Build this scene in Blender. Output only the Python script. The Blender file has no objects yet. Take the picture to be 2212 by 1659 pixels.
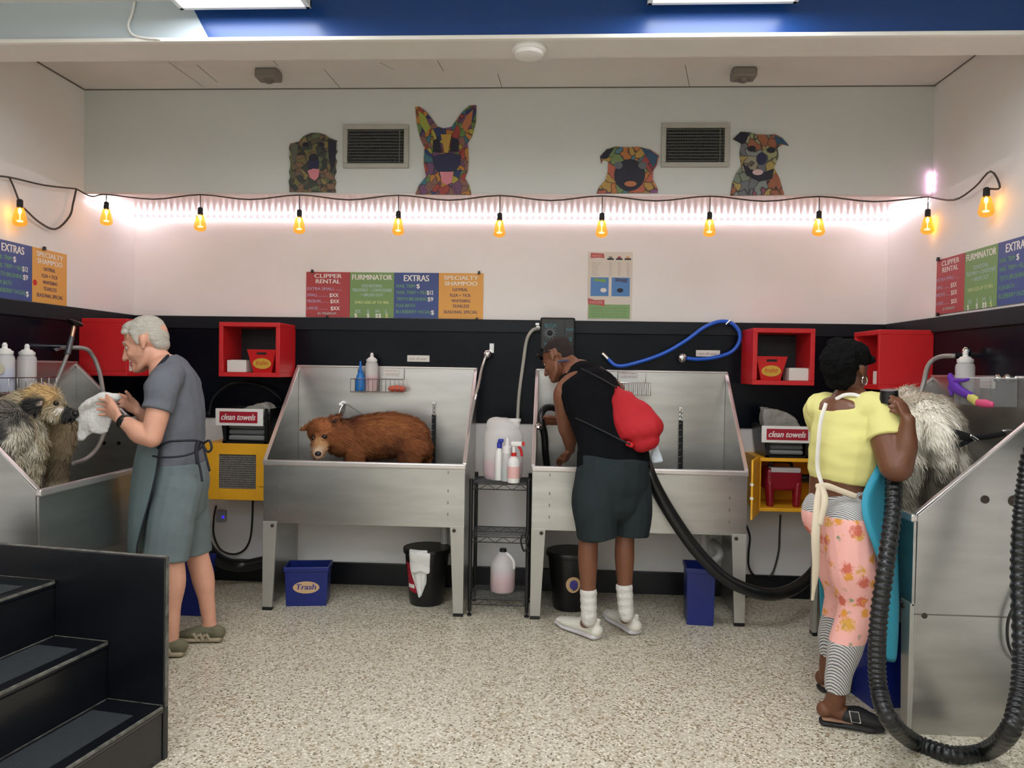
import bpy, bmesh, math, random
from mathutils import Vector, Matrix, noise
random.seed(7)
C = bpy.context.scene.collection
S = bpy.context.scene
V = Vector
# ---------------------------------------------------------------- camera, world, exposure
IW, IH, F, CAMZ = 2212, 1659, 1661.0, 1.48
YAW, PITCH, ROLL = .0566, -.0195, .016
_cy, _sy, _cp, _sp, _cr, _sr = math.cos(YAW), math.sin(YAW), math.cos(PITCH), math.sin(PITCH), math.cos(ROLL), math.sin(ROLL)
FW = V((-_sy*_cp, _cy*_cp, _sp)); RT0 = V((_cy, _sy, 0)); UP0 = RT0.cross(FW)
RT = RT0*_cr + UP0*_sr; UP = UP0*_cr - RT0*_sr
cam = bpy.data.objects.new('camera', bpy.data.cameras.new('camera')); C.objects.link(cam)
cam.matrix_world = Matrix(((RT.x, UP.x, -FW.x, 0), (RT.y, UP.y, -FW.y, 0), (RT.z, UP.z, -FW.z, CAMZ), (0, 0, 0, 1)))
cam.data.sensor_width = 36; cam.data.sensor_fit = 'HORIZONTAL'; cam.data.lens = F/IW*36
cam.data.clip_start = .05
S.camera = cam
S.view_settings.view_transform = 'Standard'; S.view_settings.look = 'None'
S.view_settings.gamma = 1; S.view_settings.use_curve_mapping = False
S.view_settings.exposure = 0.0
world = bpy.data.worlds.new('world'); S.world = world; world.use_nodes = True
world.node_tree.nodes['Background'].inputs[0].default_value = (.8, .85, 1, 1)
world.node_tree.nodes['Background'].inputs[1].default_value = .05
PANEL_E = 13.5      # ceiling panels
TAPE_E = 1.0       # led tape
DIODE_E = 62.0
BULB_E = 32.0

def at(u, v, x=None, y=None, z=None):
    "the point on a plane of the room that the photograph shows at (u, v)"
    d = FW + RT*((u-IW/2)/F) - UP*((v-IH/2)/F)
    t = x/d.x if x is not None else y/d.y if y is not None else (z-CAMZ)/d.z
    return d*t + V((0, 0, CAMZ))
# room measures
D, YS, XL, XR = 5.14, 4.567, -2.9, 2.14        # rear wall, bulkhead face, side walls
HW, HS, HC = 1.807, 2.519, 3.142               # wainscot top, bulkhead underside, alcove ceiling
TF, TR = 4.53, .911                            # tub front, tub rim height

# ---------------------------------------------------------------- materials
def lin(c):
    return tuple((x/255/12.92) if x/255 <= .04045 else ((x/255+.055)/1.055)**2.4 for x in c)
MATS = {}
def mat(name, rgb, rough=.6, metal=0., var=0., vscale=8., bump=0., bscale=60., coat=0., trans=0., emit=0., alpha=1., vcol=False, sheen=0., stretch=None, spec=None):
    if name in MATS: return MATS[name]
    m = bpy.data.materials.new(name); m.use_nodes = True; MATS[name] = m
    nt = m.node_tree; b = nt.nodes['Principled BSDF']; c = lin(rgb)+(1,)
    b.inputs['Base Color'].default_value = c; b.inputs['Roughness'].default_value = rough; b.inputs['Metallic'].default_value = metal
    if coat: b.inputs['Coat Weight'].default_value = coat; b.inputs['Coat Roughness'].default_value = .12
    if trans: b.inputs['Transmission Weight'].default_value = trans; b.inputs['IOR'].default_value = 1.3
    if emit: b.inputs['Emission Color'].default_value = c; b.inputs['Emission Strength'].default_value = emit
    if alpha < 1: b.inputs['Alpha'].default_value = alpha
    if sheen: b.inputs['Sheen Weight'].default_value = sheen
    if spec is not None: b.inputs['Specular IOR Level'].default_value = spec
    tc = None
    if var or bump:
        tc = nt.nodes.new('ShaderNodeTexCoord'); mp = nt.nodes.new('ShaderNodeMapping')
        nt.links.new(tc.outputs['Object'], mp.inputs[0])
        if stretch: mp.inputs['Scale'].default_value = stretch
    if var:
        n = nt.nodes.new('ShaderNodeTexNoise'); n.inputs['Scale'].default_value = vscale; n.inputs['Detail'].default_value = 5
        nt.links.new(mp.outputs[0], n.inputs['Vector'])
        r = nt.nodes.new('ShaderNodeMapRange'); r.inputs[1].default_value = .3; r.inputs[2].default_value = .7
        r.inputs[3].default_value = 1-var; r.inputs[4].default_value = 1+var
        nt.links.new(n.outputs[0], r.inputs[0])
        x = nt.nodes.new('ShaderNodeMix'); x.data_type = 'RGBA'; x.blend_type = 'MULTIPLY'; x.inputs[0].default_value = 1
        x.inputs[6].default_value = c; nt.links.new(r.outputs[0], x.inputs[7])
        nt.links.new(x.outputs[2], b.inputs['Base Color'])
        if vcol: 
            a = nt.nodes.new('ShaderNodeAttribute'); a.attribute_name = 'tint'; nt.links.new(a.outputs[0], x.inputs[6])
    elif vcol:
        a = nt.nodes.new('ShaderNodeAttribute'); a.attribute_name = 'tint'; nt.links.new(a.outputs[0], b.inputs['Base Color'])
    if bump:
        n = nt.nodes.new('ShaderNodeTexNoise'); n.inputs['Scale'].default_value = bscale; n.inputs['Detail'].default_value = 4
        nt.links.new(mp.outputs[0], n.inputs['Vector'])
        u = nt.nodes.new('ShaderNodeBump'); u.inputs['Strength'].default_value = bump; u.inputs['Distance'].default_value = .01
        nt.links.new(n.outputs[0], u.inputs['Height']); nt.links.new(u.outputs[0], b.inputs['Normal'])
    return m
def emission(name, rgb, e):
    m = bpy.data.materials.new(name); m.use_nodes = True; nt = m.node_tree; nt.nodes.clear()
    o = nt.nodes.new('ShaderNodeOutputMaterial'); x = nt.nodes.new('ShaderNodeEmission')
    x.inputs[0].default_value = lin(rgb)+(1,); x.inputs[1].default_value = e; nt.links.new(x.outputs[0], o.inputs[0]); MATS[name] = m
    return m
def thin(name, rgb, opacity, rough=.1):
    "thin clear or tinted plastic or glass: see-through film with gloss"
    m = bpy.data.materials.new(name); m.use_nodes = True; nt = m.node_tree; b = nt.nodes['Principled BSDF']; o = nt.nodes['Material Output']
    b.inputs['Base Color'].default_value = lin(rgb)+(1,); b.inputs['Roughness'].default_value = rough
    t = nt.nodes.new('ShaderNodeBsdfTransparent'); t.inputs[0].default_value = lin(rgb)+(1,)
    x = nt.nodes.new('ShaderNodeMixShader'); x.inputs[0].default_value = opacity
    nt.links.new(t.outputs[0], x.inputs[1]); nt.links.new(b.outputs[0], x.inputs[2]); nt.links.new(x.outputs[0], o.inputs[0]); MATS[name] = m
    return m

white_wall = mat('painted_wall', (234, 231, 228), .55, var=.03, vscale=2, bump=.05, bscale=40)
grey_wall = mat('bulkhead_paint', (206, 209, 206), .6, var=.04, vscale=1.5)
ceil_m = mat('alcove_ceiling_paint', (222, 220, 217), .6, var=.04, vscale=3)
soffit_m = mat('gloss_white_paint', (222, 208, 204), .32, var=.02)
room_white = mat('front_room_paint', (222, 222, 218), .7)
beam_m = mat('beam_paint', (224, 222, 217), .5, var=.03, vscale=2)
black_panel = mat('black_wainscot', (10, 15, 24), .24, spec=.16, var=.15, vscale=3, bump=.03, bscale=3)
black_rail = mat('black_rail', (25, 29, 35), .4, spec=.2)
black_base = mat('black_cove_base', (8, 10, 18), .35)
steel = mat('stainless_steel', (188, 188, 185), .33, .97, var=.10, vscale=3, stretch=(1, 1, 5), bump=.02, bscale=30)
steel_rim = mat('steel_rim', (214, 208, 206), .28, .75)
steel_dull = mat('steel_leg', (182, 180, 172), .5, .6, var=.05)
chrome = mat('chrome', (220, 220, 222), .12, 1)
hose_grey = mat('grey_hose', (150, 147, 142), .4, .3)
red_paint = mat('red_laminate', (202, 28, 34), .45, var=.03)
red_plastic = mat('red_plastic', (200, 25, 28), .35)
yellow_paint = mat('yellow_paint', (242, 178, 38), .45, var=.06, vscale=6)
yellow_in = mat('yellow_inside', (196, 130, 24), .5)
gold_label = mat('gold_label', (205, 165, 60), .5)
black_plastic = mat('black_plastic', (14, 15, 17), .35)
black_matte = mat('black_matte', (20, 21, 23), .7)
rubber = mat('black_rubber', (16, 18, 20), .32)
wire_black = mat('black_wire', (18, 19, 20), .4)
navy = mat('blue_bin_plastic', (14, 34, 110), .35, var=.05)
white_plastic = mat('white_plastic', (232, 230, 226), .4)
white_card = mat('white_card', (226, 222, 215), .7)
white_cloth = mat('white_towel', (226, 225, 220), .9, bump=.5, bscale=120, sheen=.3)
grey_cloth = mat('grey_towel', (104, 106, 106), .95, bump=.5, bscale=90)
pale_cloth = mat('pale_grey_towel', (150, 147, 140), .95, bump=.5, bscale=90)
dark_mesh = mat('dark_mesh', (92, 90, 84), .8)
sign_red = mat('sign_red', (165, 20, 44), .5)
ink_white = mat('white_ink', (236, 232, 226), .6)
ink_navy = mat('navy_ink', (44, 44, 92), .6)
ink_green = mat('green_ink', (110, 165, 110), .6)
ink_pale = mat('pale_blue_ink', (176, 200, 196), .6)
ink_lilac = mat('lilac_ink', (180, 170, 200), .6)
ink_yellow = mat('pale_yellow_ink', (214, 220, 150), .6)
menu_red = mat('menu_red', (172, 62, 66), .5); menu_green = mat('menu_green', (118, 152, 92), .5)
menu_blue = mat('menu_blue', (58, 78, 138), .5); menu_orange = mat('menu_orange', (226, 164, 76), .5)
blue_gloss = mat('blue_hose', (30, 92, 205), .3)
clear_film = thin('clear_plastic', (235, 235, 235), .13)
milky = thin('milky_plastic', (246, 244, 242), .5, .3)
pink_liquid = mat('pink_liquid', (214, 84, 118), .3)
blue_liquid = mat('blue_liquid', (70, 120, 205), .3)
teal_liquid = mat('teal_liquid', (170, 205, 200), .3)
amber = thin('amber_glass', (255, 222, 150), .16, .05)
pcb = mat('led_tape', (235, 225, 228), .5)
panel_glow = emission('panel_glow', (246, 250, 255), PANEL_E)
tape_glow = emission('tape_glow', (255, 234, 240), TAPE_E)
diode_glow = emission('diode_glow', (255, 236, 244), DIODE_E)
pink_glow = emission('pink_diode_glow', (255, 190, 235), DIODE_E*.6)
bulb_glow = emission('bulb_filament', (255, 196, 92), BULB_E)
pilot_glow = emission('blue_pilot', (30, 20, 255), 4)

# ---------------------------------------------------------------- mesh helpers
ORG = {}
class MB:
    def __init__(s): s.v = []; s.f = []; s.M = Matrix.Identity(4)
    def add(s, vs, fs):
        k = len(s.v); s.v += [s.M @ V(p) for p in vs]; s.f += [[i+k for i in q] for q in fs]; return s
    def box(s, a, b):
        x0, y0, z0 = [min(p, q) for p, q in zip(a, b)]; x1, y1, z1 = [max(p, q) for p, q in zip(a, b)]
        return s.add([(x0,y0,z0),(x1,y0,z0),(x1,y1,z0),(x0,y1,z0),(x0,y0,z1),(x1,y0,z1),(x1,y1,z1),(x0,y1,z1)],
              [(3,2,1,0),(4,5,6,7),(0,1,5,4),(1,2,6,5),(2,3,7,6),(3,0,4,7)])
    def taper(s, c, a0, b0, a1, b1, h):
        "box with a bottom of a0 x b0 and a top of a1 x b1, standing on c"
        x, y, z = c; p = []
        for a, b, zz in ((a0, b0, z), (a1, b1, z+h)): p += [(x-a/2,y-b/2,zz),(x+a/2,y-b/2,zz),(x+a/2,y+b/2,zz),(x-a/2,y+b/2,zz)]
        return s.add(p, [(3,2,1,0),(4,5,6,7),(0,1,5,4),(1,2,6,5),(2,3,7,6),(3,0,4,7)])
    def prism(s, poly, vec):
        n = len(poly); vec = V(vec); p = [V(q) for q in poly]
        return s.add(p+[q+vec for q in p], [list(range(n))[::-1], list(range(n, 2*n))]+[(i, (i+1) % n, (i+1) % n+n, i+n) for i in range(n)])
    def tube(s, pts, r, n=10, smooth=5, closed=False):
        pts = [V(p) for p in pts]
        if smooth and len(pts) > 2: pts = crom(pts, smooth)
        m = len(pts); rr = r if callable(r) else (lambda t: r)
        t0 = (pts[1]-pts[0]).normalized(); nrm = t0.orthogonal().normalized(); vs = []; fs = []
        for i, p in enumerate(pts):
            t = (pts[min(i+1, m-1)]-pts[max(i-1, 0)]).normalized()
            nrm = (nrm-t*nrm.dot(t)).normalized(); b = t.cross(nrm); q = rr(i/(m-1))
            vs += [p+(nrm*math.cos(a)+b*math.sin(a))*q for a in [2*math.pi*j/n for j in range(n)]]
        for i in range(m-1):
            fs += [(i*n+j, i*n+(j+1) % n, (i+1)*n+(j+1) % n, (i+1)*n+j) for j in range(n)]
        fs += [list(range(n))[::-1], [(m-1)*n+j for j in range(n)]]
        return s.add(vs, fs)
    def lathe(s, prof, c=(0, 0, 0), n=24, M=None, sq=1.0):
        "revolve (radius, height) pairs about a vertical axis"
        c = V(c); M = M or Matrix.Identity(3); vs = []; fs = []; m = len(prof)
        for r, h in prof: vs += [c+M @ V((r*math.cos(2*math.pi*j/n), sq*r*math.sin(2*math.pi*j/n), h)) for j in range(n)]
        for i in range(m-1): fs += [(i*n+j, i*n+(j+1) % n, (i+1)*n+(j+1) % n, (i+1)*n+j) for j in range(n)]
        fs += [list(range(n))[::-1], [(m-1)*n+j for j in range(n)]]
        return s.add(vs, fs)
    def ball(s, c, r, M=None, n=16, m=10):
        r = (r, r, r) if not hasattr(r, '__len__') else r; c = V(c); M = M or Matrix.Identity(3)
        vs = [c+M @ V((0, 0, -r[2]))]; fs = []
        for i in range(1, m):
            a = -math.pi/2+math.pi*i/m
            vs += [c+M @ V((r[0]*math.cos(a)*math.cos(2*math.pi*j/n), r[1]*math.cos(a)*math.sin(2*math.pi*j/n), r[2]*math.sin(a))) for j in range(n)]
        vs.append(c+M @ V((0, 0, r[2]))); L = len(vs)-1
        for j in range(n):
            fs.append((0, 1+(j+1) % n, 1+j)); fs.append((L, L-n+j, L-n+(j+1) % n))
            for i in range(m-2): fs.append((1+i*n+j, 1+i*n+(j+1) % n, 1+(i+1)*n+(j+1) % n, 1+(i+1)*n+j))
        return s.add(vs, fs)
    def limb(s, pts, side=(0, 1, 0), n=16, sub=5, cap=(1, 1)):
        "tapered closed limb: (point, half width along side, half width across)"
        P = [V(p[0]) for p in pts]; A = [p[1] for p in pts]; B = [p[2] if len(p) > 2 else p[1] for p in pts]; side = V(side)
        if len(P) > 2:
            P2 = crom(P, sub); k = [i/sub for i in range(len(P2))]
            li = lambda X, t: X[-1] if t >= len(X)-1 else X[int(t)]*(1-sm(t-int(t)))+X[int(t)+1]*sm(t-int(t))
            A = [li(A, t) for t in k]; B = [li(B, t) for t in k]; P = P2
        m = len(P); rings = []
        for i in range(m):
            t = (P[min(i+1, m-1)]-P[max(i-1, 0)]).normalized(); sd = side-t*side.dot(t)
            if sd.length < 1e-3: sd = t.orthogonal()
            sd.normalize(); rings.append((P[i], t, sd, t.cross(sd), A[i], B[i]))
        out = []
        if cap[0]:
            p, t, sd, nn, a, b = rings[0]; r = min(a, b)
            for ph in (80, 60, 40, 20): out.append((p-t*r*math.sin(math.radians(ph)), t, sd, nn, a*math.cos(math.radians(ph)), b*math.cos(math.radians(ph))))
        out += rings
        if cap[1]:
            p, t, sd, nn, a, b = rings[-1]; r = min(a, b)
            for ph in (20, 40, 60, 80): out.append((p+t*r*math.sin(math.radians(ph)), t, sd, nn, a*math.cos(math.radians(ph)), b*math.cos(math.radians(ph))))
        vs = []; fs = []; m = len(out)
        for p, t, sd, nn, a, b in out: vs += [p+sd*a*math.cos(2*math.pi*j/n)+nn*b*math.sin(2*math.pi*j/n) for j in range(n)]
        for i in range(m-1): fs += [(i*n+j, i*n+(j+1) % n, (i+1)*n+(j+1) % n, (i+1)*n+j) for j in range(n)]
        fs += [list(range(n))[::-1], [(m-1)*n+j for j in range(n)]]
        return s.add(vs, fs)
    def grid(s, rows):
        m = len(rows); n = len(rows[0])
        return s.add([p for r in rows for p in r], [(i*n+j, i*n+j+1, (i+1)*n+j+1, (i+1)*n+j) for i in range(m-1) for j in range(n-1)])
    def build(s, name, material, parent=None, loc=None, smooth=None, bevel=0, solid=0, subd=0, fix=True):
        me = bpy.data.meshes.new(name); o = bpy.data.objects.new(name, me); C.objects.link(o)
        if parent is not None: off = ORG[parent.name]; o.parent = parent
        else:
            off = V(loc) if loc is not None else V((0, 0, 0)); o.location = off
        ORG[o.name] = off
        me.from_pydata([p-off for p in s.v], [], s.f)
        if fix:
            bm = bmesh.new(); bm.from_mesh(me); bmesh.ops.recalc_face_normals(bm, faces=bm.faces); bm.to_mesh(me); bm.free()
        if material: me.materials.append(material)
        if smooth is not None: me.shade_smooth() if smooth >= 180 else (me.shade_smooth(), me.set_sharp_from_angle(angle=math.radians(smooth)))
        if solid: m = o.modifiers.new('thickness', 'SOLIDIFY'); m.thickness = solid; m.offset = 0
        if subd: m = o.modifiers.new('subdivision', 'SUBSURF'); m.levels = m.render_levels = subd
        if bevel: m = o.modifiers.new('bevel', 'BEVEL'); m.width = bevel; m.segments = 2; m.limit_method = 'ANGLE'
        return o
def sm(t): return t*t*(3-2*t)
def crom(P, k):
    o = []; n = len(P)
    for i in range(n-1):
        a = P[i-1] if i else P[0]*2-P[1]; b = P[i]; c = P[i+1]; d = P[i+2] if i+2 < n else P[-1]*2-P[-2]
        for j in range(k):
            t = j/k; o.append(.5*((2*b)+(c-a)*t+(2*a-5*b+4*c-d)*t*t+(3*b-a-3*c+d)*t**3))
    o.append(P[-1]); return o
def bake(name, mb, material, parent=None, voxel=.006, it=4, tint=None, loc=None, disp=None):
    "melt overlapping limbs into one continuous skin"
    o = mb.build(name, None, parent, loc, fix=False)
    m = o.modifiers.new('r', 'REMESH'); m.mode = 'VOXEL'; m.voxel_size = voxel
    m = o.modifiers.new('s', 'SMOOTH'); m.iterations = it; m.factor = .5
    dg = bpy.context.evaluated_depsgraph_get(); dg.update()
    me = bpy.data.meshes.new_from_object(o.evaluated_get(dg)); o.modifiers.clear(); old = o.data; o.data = me; bpy.data.meshes.remove(old); me.name = name
    off = ORG[o.name]
    if disp:
        for v, nn in zip(me.vertices, [v.normal.copy() for v in me.vertices]): v.co += nn*disp(v.co+off)
    if tint:
        a = me.color_attributes.new('tint', 'FLOAT_COLOR', 'POINT')
        for i, v in enumerate(me.vertices): a.data[i].color = tuple(tint(v.co+off))+(1,)
    me.shade_smooth(); me.materials.append(material)
    return o
LABELS = set()
def tag(o, label, cat, group=None):
    o['label'] = label; o['category'] = cat
    if group: o['group'] = group
    assert label not in LABELS, label
    LABELS.add(label); return o
def thing(name, loc, label, cat, group=None):
    o = bpy.data.objects.new(name, None); C.objects.link(o); o.location = loc; o.empty_display_size = .05; ORG[o.name] = V(loc)
    return tag(o, label, cat, group)
def struct(name, mb, m, **k):
    o = mb.build(name, m, **k); o['kind'] = 'structure'; return o
_tx = {}
def text_geo(s, size, bold=0., shear=0.):
    k = (s, size, bold, shear)
    if k not in _tx:
        c = bpy.data.curves.new('t', 'FONT'); c.body = s; c.size = size; c.align_x = 'CENTER'; c.offset = bold; c.shear = shear; c.resolution_u = 3
        o = bpy.data.objects.new('t', c); C.objects.link(o); dg = bpy.context.evaluated_depsgraph_get(); dg.update()
        me = bpy.data.meshes.new_from_object(o.evaluated_get(dg))
        _tx[k] = ([v.co.copy() for v in me.vertices], [list(p.vertices) for p in me.polygons])
        bpy.data.objects.remove(o); bpy.data.curves.remove(c); bpy.data.meshes.remove(me)
    return _tx[k]
def write(mb, s, org, rv, uv, size, width=None, bold=0., shear=0., align='C', lift=.0015):
    if bold:        # heavier strokes: the line laid three times, a hair apart
        for i, q in enumerate((-1, 0, 1)): write(mb, s, V(org)+V(rv).normalized()*bold*q, rv, uv, size, width, 0., shear, align, lift+.0001*i)
        return
    "lay a line of lettering on a flat surface at org, along rv and uv; width stretches it to fit"
    vs, fs = text_geo(s, size, bold, shear)
    if not vs: return
    x0 = min(p.x for p in vs); x1 = max(p.x for p in vs); k = width/(x1-x0) if width else 1.
    rv = V(rv).normalized(); uv = V(uv).normalized(); nn = rv.cross(uv)
    sh = {'C': (x0+x1)/2, 'L': x0, 'R': x1}[align]
    mb.add([V(org)+rv*(p.x-sh)*k+uv*p.y+nn*lift for p in vs], fs)
def flat(mb, org, rv, uv, u0, v0, u1, v1, lift=.001, th=.0006):
    "a thin plate on the plane at org spanned by rv (right) and uv (up)"
    rv = V(rv); uv = V(uv); nn = rv.cross(uv); o = V(org)+nn*lift
    mb.prism([o+rv*u0+uv*v0, o+rv*u1+uv*v0, o+rv*u1+uv*v1, o+rv*u0+uv*v1], nn*th)
def oval(mb, org, rv, uv, a, b, lift=.001, n=28, th=.001):
    rv = V(rv); uv = V(uv); nn = rv.cross(uv); o = V(org)+nn*lift
    mb.prism([o+rv*a*math.cos(2*math.pi*i/n)+uv*b*math.sin(2*math.pi*i/n) for i in range(n)], nn*th)
# ---------------------------------------------------------------- the room
def floor_material():
    m = bpy.data.materials.new('terrazzo'); m.use_nodes = True; nt = m.node_tree; N = nt.nodes; L = nt.links; b = N['Principled BSDF']
    tc = N.new('ShaderNodeTexCoord'); col = None
    def rampv(scale, lo, hi, feature):
        v = N.new('ShaderNodeTexVoronoi'); v.inputs['Scale'].default_value = scale; L.new(tc.outputs['Object'], v.inputs['Vector'])
        s = N.new('ShaderNodeSeparateColor'); L.new(v.outputs['Color'], s.inputs[0])
        r = N.new('ShaderNodeMapRange'); r.inputs[1].default_value = lo; r.inputs[2].default_value = hi; L.new(s.outputs[feature], r.inputs[0])
        return r.outputs[0]
    def mix(f, a, c):
        x = N.new('ShaderNodeMix'); x.data_type = 'RGBA'; L.new(f, x.inputs[0])
        if isinstance(a, tuple): x.inputs[6].default_value = lin(a)+(1,)
        else: L.new(a, x.inputs[6])
        x.inputs[7].default_value = lin(c)+(1,); return x.outputs[2]
    n = N.new('ShaderNodeTexNoise'); n.inputs['Scale'].default_value = 1.6; n.inputs['Detail'].default_value = 5; L.new(tc.outputs['Object'], n.inputs['Vector'])
    c = mix(n.outputs[0], (192, 184, 164), (212, 205, 186))
    c = mix(rampv(110, .8, .82, 0), c, (168, 157, 134))
    c = mix(rampv(130, .84, .86, 1), c, (232, 226, 208))
    c = mix(rampv(140, .93, .94, 2), c, (112, 102, 84))
    c = mix(rampv(80, .94, .95, 1), c, (160, 144, 116))
    L.new(c, b.inputs['Base Color']); b.inputs['Roughness'].default_value = .32; b.inputs['Specular IOR Level'].default_value = .35
    return m
FY = -7.0
struct('floor', MB().box((XL-.2, FY-.2, -.1), (XR+.2, D+.2, 0)), floor_material())
struct('wall_back', MB().box((XL-.2, D, 0), (XR+.2, D+.15, HS+.05)), white_wall)
struct('wall_left', MB().box((XL-.15, FY, 0), (XL, D, HC+.1)), white_wall)
struct('wall_right', MB().box((XR, FY, 0), (XR+.15, D, HC+.1)), white_wall)
struct('wall_front', MB().box((XL-.2, FY-.15, 0), (XR+.2, FY, HC+.1)), room_white)
struct('soffit', MB().box((XL, YS, HS), (XR, D, HC+.02)), grey_wall)
struct('soffit_underside', MB().box((XL, YS+.001, HS-.012), (XR, D, HS-.0005)), soffit_m)
struct('ceiling', MB().box((XL, 3.5, HC), (XR, D+.1, HC+.1)), ceil_m)
struct('ceiling', MB().box((XL, FY, 3.075), (XR, 3.36, 3.2)), room_white)
HB = 2.896
struct('header_beam', MB().box((XL, 3.335, HB), (XR, 3.528, HC+.1)), beam_m)
blue_paint = mat('blue_wall_paint', (24, 66, 130), .3, var=.04, vscale=3)
pale_tone = mat('pale_header_tone', (190, 202, 208), .45)
a = at(409, 25, y=3.327).x; b_ = at(452, 83, y=3.327).x
struct('header_face', MB().prism([(XL, 3.327, HB+.012), (b_, 3.327, HB+.012), (a, 3.327, 3.075), (XL, 3.327, 3.075)], (0, .01, 0)), pale_tone)  # pale left part of the header face, slanted edge against the blue
struct('header_face', MB().prism([(b_, 3.327, HB+.012), (XR, 3.327, HB+.012), (XR, 3.327, 3.075), (a, 3.327, 3.075)], (0, .01, 0)), blue_paint)
struct('trim_1', MB().box((XL, 3.312, HB-.002), (XR, 3.34, HB+.016)), mat('gloss_trim', (238, 236, 230), .35), bevel=.004)
# cracks in the alcove ceiling panels
cr = MB()
for u0, v0, u1, v1 in ((362, 133, 440, 188), (425, 140, 470, 178), (700, 150, 735, 190), (945, 131, 958, 154), (590, 131, 600, 142), (820, 135, 850, 150), (1480, 140, 1490, 190), (1075, 160, 1085, 192)):
    p = at(u0, v0, z=HC-.001); q = at(u1, v1, z=HC-.001); d_ = (q-p); s_ = V((-d_.y, d_.x, 0)).normalized()*.002
    cr.add([p-s_, p+s_, q+s_, q-s_], [(0, 1, 2, 3)])
o = cr.build('ceiling_joints', mat('joint_grey', (120, 114, 106), .8)); o['kind'] = 'structure'
se = MB()      # thin dark line along the corner where ceiling meets the walls
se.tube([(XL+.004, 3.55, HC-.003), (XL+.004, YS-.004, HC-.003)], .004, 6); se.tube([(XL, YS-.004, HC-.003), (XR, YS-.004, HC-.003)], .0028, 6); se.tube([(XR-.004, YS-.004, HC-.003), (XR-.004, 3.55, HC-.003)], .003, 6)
struct('trim_2', se, mat('corner_line', (104, 98, 92), .8))
# wainscot, rails, cove base: rear, left and right
WB = 1.115
for nm, a, b, r0, r1, c0, c1 in (
        ('back', (XL, D-.012, WB), (XR, D, HW), (XL, D-.03, HW-.085), (XR, D, HW), (XL, D-.02, 0), (XR, D, .15)),
        ('left', (XL, 2.2, WB), (XL+.012, D, HW), (XL, 2.2, HW-.085), (XL+.03, D, HW), (XL, 2.2, 0), (XL+.02, D, .15)),
        ('right', (XR-.012, 2.2, WB), (XR, D, HW), (XR-.03, 2.2, HW-.085), (XR, D, HW), (XR-.02, 2.2, 0), (XR, D, .15))):
    struct('wainscot_'+nm, MB().box(a, b), black_panel)
    struct('trim_'+{'back': '3', 'left': '4', 'right': '5'}[nm], MB().box(r0, r1), black_rail, bevel=.004)
    struct('baseboard_'+nm, MB().box(c0, c1), black_base, bevel=.004)
# ---------------------------------------------------------------- lamps
def ceiling_panel(x0, x1, y0, y1, label, grp=None):
    z = 3.004
    t = thing('ceiling_light', ((x0+x1)/2, (y0+y1)/2, z), label, 'ceiling light', grp)
    h = MB(); w = .024
    h.box((x0, y0, z), (x0+w, y1, 3.076)).box((x1-w, y0, z), (x1, y1, 3.076)).box((x0, y1-w, z), (x1, y1, 3.076)).box((x0, y0, z), (x1, y0+w, 3.076)).box((x0, y0, 3.05), (x1, y1, 3.076))
    h.build('housing', mat('lamp_frame', (226, 228, 228), .4), t, bevel=.004)
    MB().box((x0+w, y0+w, z+.006), (x1-w, y1-w, z+.014)).build('diffuser', panel_glow, t)
YP = 3.262
xa, xb = at(390, 24, y=YP).x, at(673, 24, y=YP).x; xc, xd = at(1397, 18, y=YP).x, at(1722, 14, y=YP).x
ceiling_panel(xa, xb, 2.06, YP, 'glowing white ceiling light panel above the pale end of the header', 'front room ceiling lights')
ceiling_panel(xc, xd, 2.06, YP, 'glowing white ceiling light panel on the right against plain blue header', 'front room ceiling lights')
for i, (x, nx) in enumerate(((-1.75, 'stair side'), (-.7, 'middle'), (.35, 'tub side'))):  # unseen panels added behind the camera to light the room from the front
    for y, ny in ((-.9, 'nearest'), (-3.1, 'middle row'), (-5.3, 'farthest')): ceiling_panel(x, x+.6, y, y+1.22, ny+' added frontal light panel, unseen behind the viewer, '+nx, 'added fill lights behind the viewer')
# LED strip under the bulkhead
t = thing('led_strip_light', (0, D-.02, HS-.02), 'long pinkish white LED strip running along the top of the lower wall', 'light strip')
z = HS-.03
tp = MB().box((XL+.002, D-.008, z-.008), (XR-.002, D-.001, z+.008)).box((XL+.001, YS+.01, z-.008), (XL+.006, D-.005, z+.008)).box((XR-.006, YS+.01, z-.008), (XR-.001, D-.005, z+.008))
tp.build('tape', tape_glow, t)
n = 118; dm = None; rest = MB()
for i in range(n):
    x = XL+.03+(XR-XL-.06)*i/(n-1); p = V((x, D-.011, z))
    if 9 <= i < 109:
        if dm is None: dm = MB().ball(p, (.0095, .006, .0095), n=8, m=5).build('diode', diode_glow, t); px0 = p
        else:
            c = dm.copy(); C.objects.link(c); c.parent = t; c.location = p-px0; ORG[c.name] = V((0, 0, 0))
    else: rest.ball(p, (.0095, .006, .0095), n=8, m=5)
for i in range(14):
    for x in (XL+.009, XR-.009): rest.ball((x, YS+.03+.5*i/13, z), (.006, .0095, .0095), n=8, m=5)
o = rest.build('diode_rest', diode_glow, t); o['kind'] = 'stuff'
cm = MB(); 
MB().box((XR-.006, YS-.012, HS-.02), (XR-.001, YS-.004, HS+.15)).build('corner_tape', pcb, t)
for v in (376, 391, 407):
    p = at(2015, v, x=XR-.012); MB().ball((XR-.012, YS-.012, p.z), (.008, .008, .006), n=10, m=6).build('corner_diode', pink_glow, t)
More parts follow.
